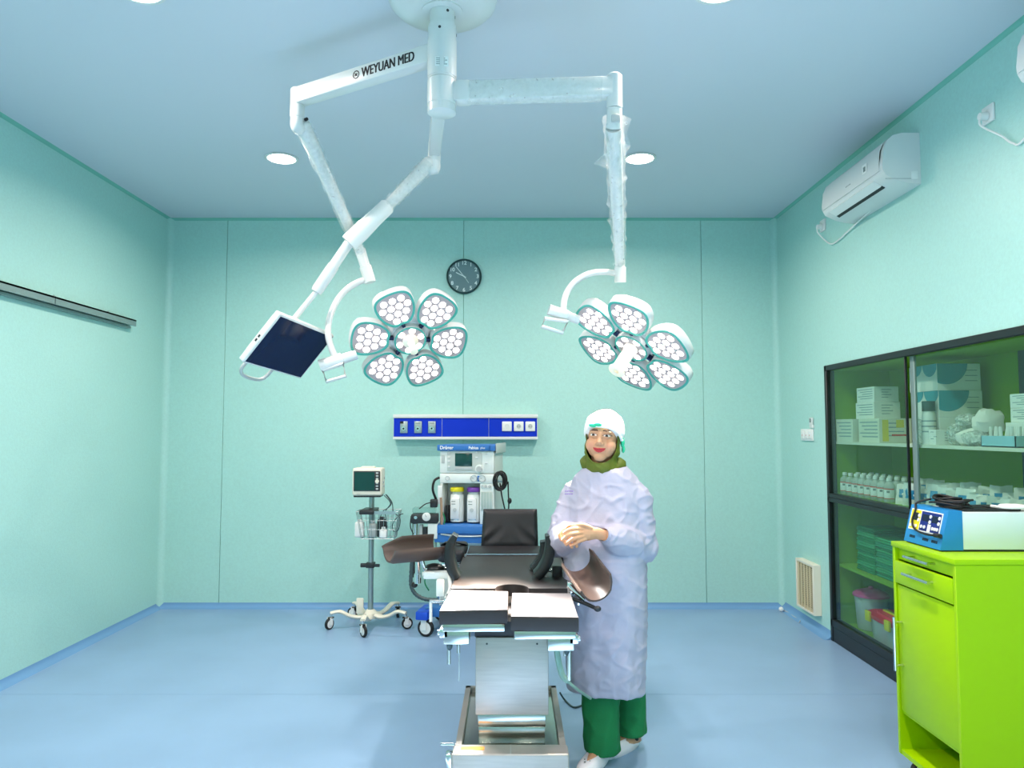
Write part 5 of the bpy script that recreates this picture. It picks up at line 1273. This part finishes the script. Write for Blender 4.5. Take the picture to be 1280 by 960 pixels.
# her right hand underneath, fingers downward
b.tube([wrR, P2(705, 659, 3.215), P2(710, 664, 3.185)], [.023, .027, .03], 14, squash=(.7, 1))
for k, (a_, m_, e_) in enumerate((((704, 662, 3.185), (699, 668, 3.165), (702, 675, 3.165)), ((708, 664, 3.18), (704, 673, 3.165), (708, 681, 3.17)), ((712, 666, 3.18), (711, 676, 3.17), (715, 684, 3.178)), ((716, 667, 3.185), (718, 676, 3.178), (721, 683, 3.186)))):
    finger([P2(*a_), P2(*m_), P2(*e_)], .0098)
finger([P2(711, 656.5, 3.20), P2(719, 656, 3.18), P2(727, 659.5, 3.172)], .0108)
me = remeshed(b, .0028, 2, 'skin', 'person')
Hi = MH.inverted()
col = me.color_attributes.new('Col', 'FLOAT_COLOR', 'POINT')
SK, LIPC, BROW, WHT, IRIS, LID = lin('#d8a27e'), lin('#c8333c'), lin('#4a3024'), lin('#eee6e0'), lin('#1a0f0b'), lin('#6b4433')
BLUSH = lin('#dc927a')
def ex_(x): return 1-((x-.031)/.015)**2
def mixc(a, c, f): return tuple(a[i]*(1-f)+c[i]*f for i in range(3))+(1,)
buf = []
for v in me.vertices:
    p = Hi @ v.co; c = SK
    if p.length < .16 and p.y < -.03:
        x, z = abs(p.x), p.z
        ck = ((x-.042)/.02)**2+((z+.03)/.018)**2
        if ck < 1: c = mixc(SK, BLUSH, (1-ck)*.6)
        smile = .006*(x/.026)**2
        lz = z-smile
        if x < .029 and p.y < -.065:
            w_ = 1-(x/.029)**2
            if -.0505-.0095*w_ < lz < -.0465+.0068*w_: c = LIPC
            if abs(lz+.0478) < .0012: c = lin('#7a1f24')
        bz_ = .0395-.10*max(0, x-.034)**1.0*.6
        if .012 < x < .050 and abs(z-bz_) < .0036*(1-.5*max(0, (x-.03)/.02)): c = BROW
        ex, ez = (x-.031)/.0150, (z-.0165-.0015*ex_(x))/.0046
        if ex*ex+ez*ez < 1:
            c = WHT
            if math.hypot(x-.0305, (z-.0165)) < .0066: c = IRIS
        elif ex*ex+ez*ez < 2.3 and z > .0165: c = LID
    buf += c
col.data.foreach_set('color', buf)
person = bpy.data.objects.new('person', me); C.objects.link(person); OFF[person.name] = V((0, 0, 0))
setp(person, 'person in a pale lilac gown, olive headscarf and white cap with folded hands', 'person')
def child(name, me): o = bpy.data.objects.new(name, me); C.objects.link(o); o.parent = person; OFF[o.name] = V((0, 0, 0)); return o
def displace(me, fn):
    cs = [v.co.copy() for v in me.vertices]; ns = [v.normal.copy() for v in me.vertices]; buf = []
    for c_, n_ in zip(cs, ns): buf += (c_+fn(c_, n_))[:]
    me.vertices.foreach_set('co', buf)
    me.update()

# gown: one piece with puffed sleeves gathered at the cuffs
g = MB(); secs = [(1.328, .098, .080, -.012), (1.305, .120, .090, -.010), (1.275, .145, .100, -.006), (1.235, .168, .110, -.002), (1.18, .178, .122, -.004), (1.08, .178, .138, -.012), (.96, .182, .150, -.018), (.84, .188, .158, -.018), (.72, .188, .158, -.016), (.58, .182, .156, -.014), (.45, .176, .152, -.014), (.315, .170, .148, -.014)]
rows = []
for i, (z, a_, d_, dy) in enumerate(secs):
    row = []
    for k in range(72):
        th = 2*math.pi*k/72; dn = max(0, (1.1-z))/.8
        fold = 1+dn*(.018*math.sin(7*th+z*3)+.014*math.sin(13*th-z*5+1))
        n_ = 2.4; ca, sa_ = math.cos(th), math.sin(th); rr = 1/((abs(ca)**n_+abs(sa_)**n_)**(1/n_))
        zz = z+(.03*math.sin(th)*-1 if i == len(secs)-1 else 0)*.4+(.012*math.sin(th) if i == 0 else 0)
        row.append(MP @ V((ca*rr*a_*fold, dy+sa_*rr*d_*fold, zz)))
    rows.append(row)
g.grid(rows, closed_u=True, cap=True)
def sleeve(sh, el, wr, puff):
    i0 = Lp(0, 0, 1.2); d = (wr-el).normalized()
    pts = [sh.lerp(i0, .35), sh, sh.lerp(el, .4), sh.lerp(el, .8), el-d*.015, el.lerp(wr, .35), el.lerp(wr, .7), el.lerp(wr, .86), el.lerp(wr, .95)]
    P = smooth_path(pts, 4); R0 = [.062, .066, .070, .072, .070, .070*puff, .062*puff, .043, .031]; rr = []
    for i in range(len(P)):
        f = i/4; k = int(min(f, len(R0)-2)); rr.append(R0[k]+(R0[min(k+1, len(R0)-1)]-R0[k])*(f-k))
    g.tube(P, rr, 24)
sleeve(shR, elR, wrR, .95); sleeve(shL, elL, wrL, 1.05)
me = remeshed(g, .006, 4, 'gown', 'gown')
def gown_wr(p, n):
    arm = min((p-elL).length, (p-elR).length)
    a_ = .0021+.003*max(0, 1-arm/.15)+(.0008 if 1.0 < p.z < 1.2 else 0)
    f1 = noise.noise(V((p.x*8+p.z*4, p.y*8, p.z*5)))
    rid = max(0, 1-abs(noise.noise(V((p.x*13-p.z*9, p.y*11, p.z*9+p.x*7))))*4)
    rid2 = max(0, 1-abs(noise.noise(V((p.x*9+p.z*11+5, p.y*9, p.z*10-p.x*5))))*5)
    return n*(f1*a_*1.6+(rid+rid2)*a_*1.5)
displace(me, gown_wr)
gown = child('gown', me)
for wr, el in ((wrL, elL), (wrR, elR)):      # elastic cuffs
    d = (wr-el).normalized(); c = el.lerp(wr, .93); P = [c+d*(.028*i/9) for i in range(10)]
    MB().tube(P, [.0295+.0022*math.sin(i*2.4) for i in range(10)], 20, False).build('cuff', 'gown', gown)
# neck binding
nb = [MP @ V((.1*math.cos(2*math.pi*k/40), -.012+.084*math.sin(2*math.pi*k/40), 1.322+.012*math.sin(2*math.pi*k/40))) for k in range(40)]
MB().tube(nb, .006, 8, closed=True).build('neck_binding', 'gown', gown)
# lilac embroidered lines on the chest
mat('embroidery', '#9a7fd0', .6)
from mathutils.bvhtree import BVHTree
BVH = BVHTree.FromPolygons([v.co for v in me.vertices], [p.vertices[:] for p in me.polygons])
def on_gown(px, py):
    o = V((0, 0, CAMH)); d = (at(px, py, Y=3.3)-o).normalized()
    loc, nr, _, _ = BVH.ray_cast(o, d); ok = loc is not None; return (loc, nr) if ok else (at(px, py, Y=3.33), V((0, -1, 0)))
for y_, x0_, x1_ in ((614, 706.5, 717), (617.5, 706.5, 716)):
    x = x0_; k = 0
    while x < x1_:
        w_ = (1.3, 2.0, .9)[k % 3]; (l0, n0), (l1, n1) = on_gown(x, y_), on_gown(min(x+w_, x1_), y_)
        MB().tube([l0+n0*.001, l1+n1*.001], .0022, 6).build('embroidery', 'embroidery', gown); x += w_+.7; k += 1
# waist ties hanging at her left side
tie = [at(807, 693, Y=3.5), at(808.5, 720, Y=3.5), at(807, 745, Y=3.5), at(809, 770, Y=3.5), at(808, 795, Y=3.5), at(807, 815, Y=3.5)]
MB().tube([p+V((.003*math.sin(i*1.9), 0, 0)) for i, p in enumerate(smooth_path(tie, 6))], .0055, 6, squash=(1, .5)).build('waist_tie', 'gown', gown)

# trousers
tr = MB()
def leg(hp_, kn, an, r0, r1, hem):
    pts = [hp_-Z_*.1, kn+Z_*.1, kn-Z_*.08, an+Z_*.16, V((an.x, an.y, hem))]
    P = smooth_path(pts, 6); n = len(P); rows = []
    for i, p in enumerate(P):
        f = i/(n-1); row = []
        for k in range(40):
            th = 2*math.pi*k/40; r = r0+(r1-r0)*f; w_ = 1+(.035*math.sin(3*th+f*7)+.02*math.sin(8*th+f*15))*(.4+f)
            row.append(p+V((math.cos(th)*r*w_, math.sin(th)*r*w_*.95, 0)))
        rows.append(row)
    tr.grid(rows, closed_u=True, cap=True)
leg(hipR, knR, ankR, .088, .080, .055); leg(hipL+V((-.01, 0, 0)), knL, ankL, .084, .072, .075)
me = remeshed(tr, .006, 2, 'trousers', 'trousers')
displace(me, lambda p, n: n*(noise.noise(V((p.x*12, p.y*12, p.z*5)))*.007+(1-2*abs(noise.noise(V((p.x*10, p.y*10, p.z*14)))))*.004))
child('trousers', me)
# clogs
def clog(heel, d, m_open):
    d = V(d).normalized(); s_ = V((-d.y, d.x, 0)); M = Mx(heel, d, s_, Z_); rows = []
    for z, e, tp in ((0, -.004, 0), (.012, .002, 0), (.03, .002, 0), (.05, -.004, .0), (.066, -.014, .03)):
        row = []
        for k in range(40):
            th = 2*math.pi*k/40; c_, n_ = math.cos(th), math.sin(th)
            x = .125+(.130+e)*c_-max(0, tp)*(1 if c_ > 0 else .2)*c_; w_ = (.040+.010*c_)+e
            zz = z if c_ < .2 else z*(1-.28*(c_-.2)/.8)
            row.append(M @ V((x, n_*w_*(1-.12*abs(c_)**3), zz)))
        rows.append(row)
    q = child('clog', MB().grid(rows, closed_u=True, cap=True).mesh('clog', 'clog', 60))
    st = [M @ V((.02, .046*s, .055)) for s in (-1,)]+[M @ V((-.002, -.02, .06)), M @ V((-.004, .02, .06)), M @ V((.02, .046, .055))]
    MB().tube(smooth_path(st, 5), .008, 8, squash=(.5, 1)).build('strap', 'clog', q)
    for s in (-1, 1): MB().ell(M @ V((.05, .044*s, .058)), (.009, .009, .009), 10).build('rivet', 'ink', q)
    for k in range(5): MB().ell(M @ V((.20-.02*abs(k-2), (k-2)*.014, .054)), (.004, .004, .003), 8).build('vent_hole', 'ink_grey', q)
clog(V((.438, 3.465, 0)), (-.60, -.80, 0), 0); clog(V((.597, 3.60, 0)), (-.80, -.60, 0), 0)

# headscarf: shell around head and neck with a face opening
h = MB()
def hh_(c, r): h.ell((0, 0, 0), (1, 1, 1), 24, MH @ T(*c) @ Matrix.Diagonal((*r, 1)))
hh_((0, .012, .02), (.082, .094, .094)); hh_((0, -.012, -.045), (.079, .074, .078)); hh_((0, -.03, -.088), (.058, .056, .042))
h.tube([MH @ V((0, -.005, -.07)), MH @ V((0, -.004, -.12)), Lp(0, -.012, 1.325), Lp(0, -.008, 1.29)], [.075, .080, .084, .062], 28, squash=(1.0, .86))
hh_((.075, .02, -.12), (.03, .04, .03)); hh_((-.07, .01, -.12), (.028, .04, .032))
me = remeshed(h, .004, 4, 'hijab', 'headscarf')
displace(me, lambda p, n: n*((1-2.2*abs(noise.noise(V((p.x*22+p.z*16, p.y*22, p.z*20-p.x*14)))))*.0042 if p.z < 1.40 else 0))
bm = bmesh.new(); bm.from_mesh(me)
def in_open(v):
    p = Hi @ v.co; wz = .069 if p.z > -.03 else .069*math.sqrt(max(0, 1-((p.z+.03)/.078)**2))
    return p.y < -.015 and abs(p.x) < wz and -.106 < p.z < .09
bmesh.ops.delete(bm, geom=[v for v in bm.verts if in_open(v)], context='VERTS')
for _ in range(6):
    for v in [v for v in bm.verts if v.is_boundary]:
        nb_ = [e.other_vert(v) for e in v.link_edges if e.is_boundary]
        if len(nb_) == 2: v.co = v.co*.4+(nb_[0].co+nb_[1].co)*.3
bm.to_mesh(me); bm.free(); me.shade_smooth()
sc = child('headscarf', me)
md = sc.modifiers.new('thickness', 'SOLIDIFY'); md.thickness = .004; md.offset = 1
# bouffant cap
cmb = MB().ell((0, 0, 0), (1, 1, 1), 56); nv = []
for v in cmb.v:
    v = V(v); p = V((v.x*.094, v.y*.116+.022, v.z*.096+.036))
    pl = .050+.80*(-(p.y)-.075) if p.y < .02 else .050+.80*(-.02-.075)-.3*(p.y-.02)   # rim height, lower at the back
    gath = 1+.03*math.sin(26*math.atan2(v.y, v.x))*max(0, 1-(p.z-pl)/.05) if p.z > pl else 1
    if p.z < pl: f_ = min(1, (pl-p.z)/.05); p = V((p.x*(1-.05*f_), (p.y-.02)*(1-.05*f_)+.02, pl-.004*f_))
    else: p = V((p.x*gath, (p.y-.02)*gath+.02, p.z+noise.noise(p*28)*.006))
    nv.append(tuple(MH @ p))
cmb.v = nv
cap = child('bouffant_cap', cmb.mesh('bouffant_cap', 'cap', 60))
for c_, r_ in (((-.030, -.098, .062), (.024, .010, .010)), ((-.008, -.103, .067), (.020, .009, .010)), ((.088, .02, -.015), (.010, .014, .022)), ((.092, .03, -.045), (.008, .012, .018))):
    MB().ell((0, 0, 0), (1, 1, 1), 16, MH @ T(*c_) @ Matrix.Diagonal((*r_, 1))).build('tie', 'cap_green', cap)
MB().tube(smooth_path([MH @ V(p) for p in ((-.06, -.075, .052), (-.022, -.098, .058), (.03, -.096, .056), (.07, -.065, .038), (.09, -.01, -.002))], 5), .006, 8).build('cap_band', 'cap', cap)
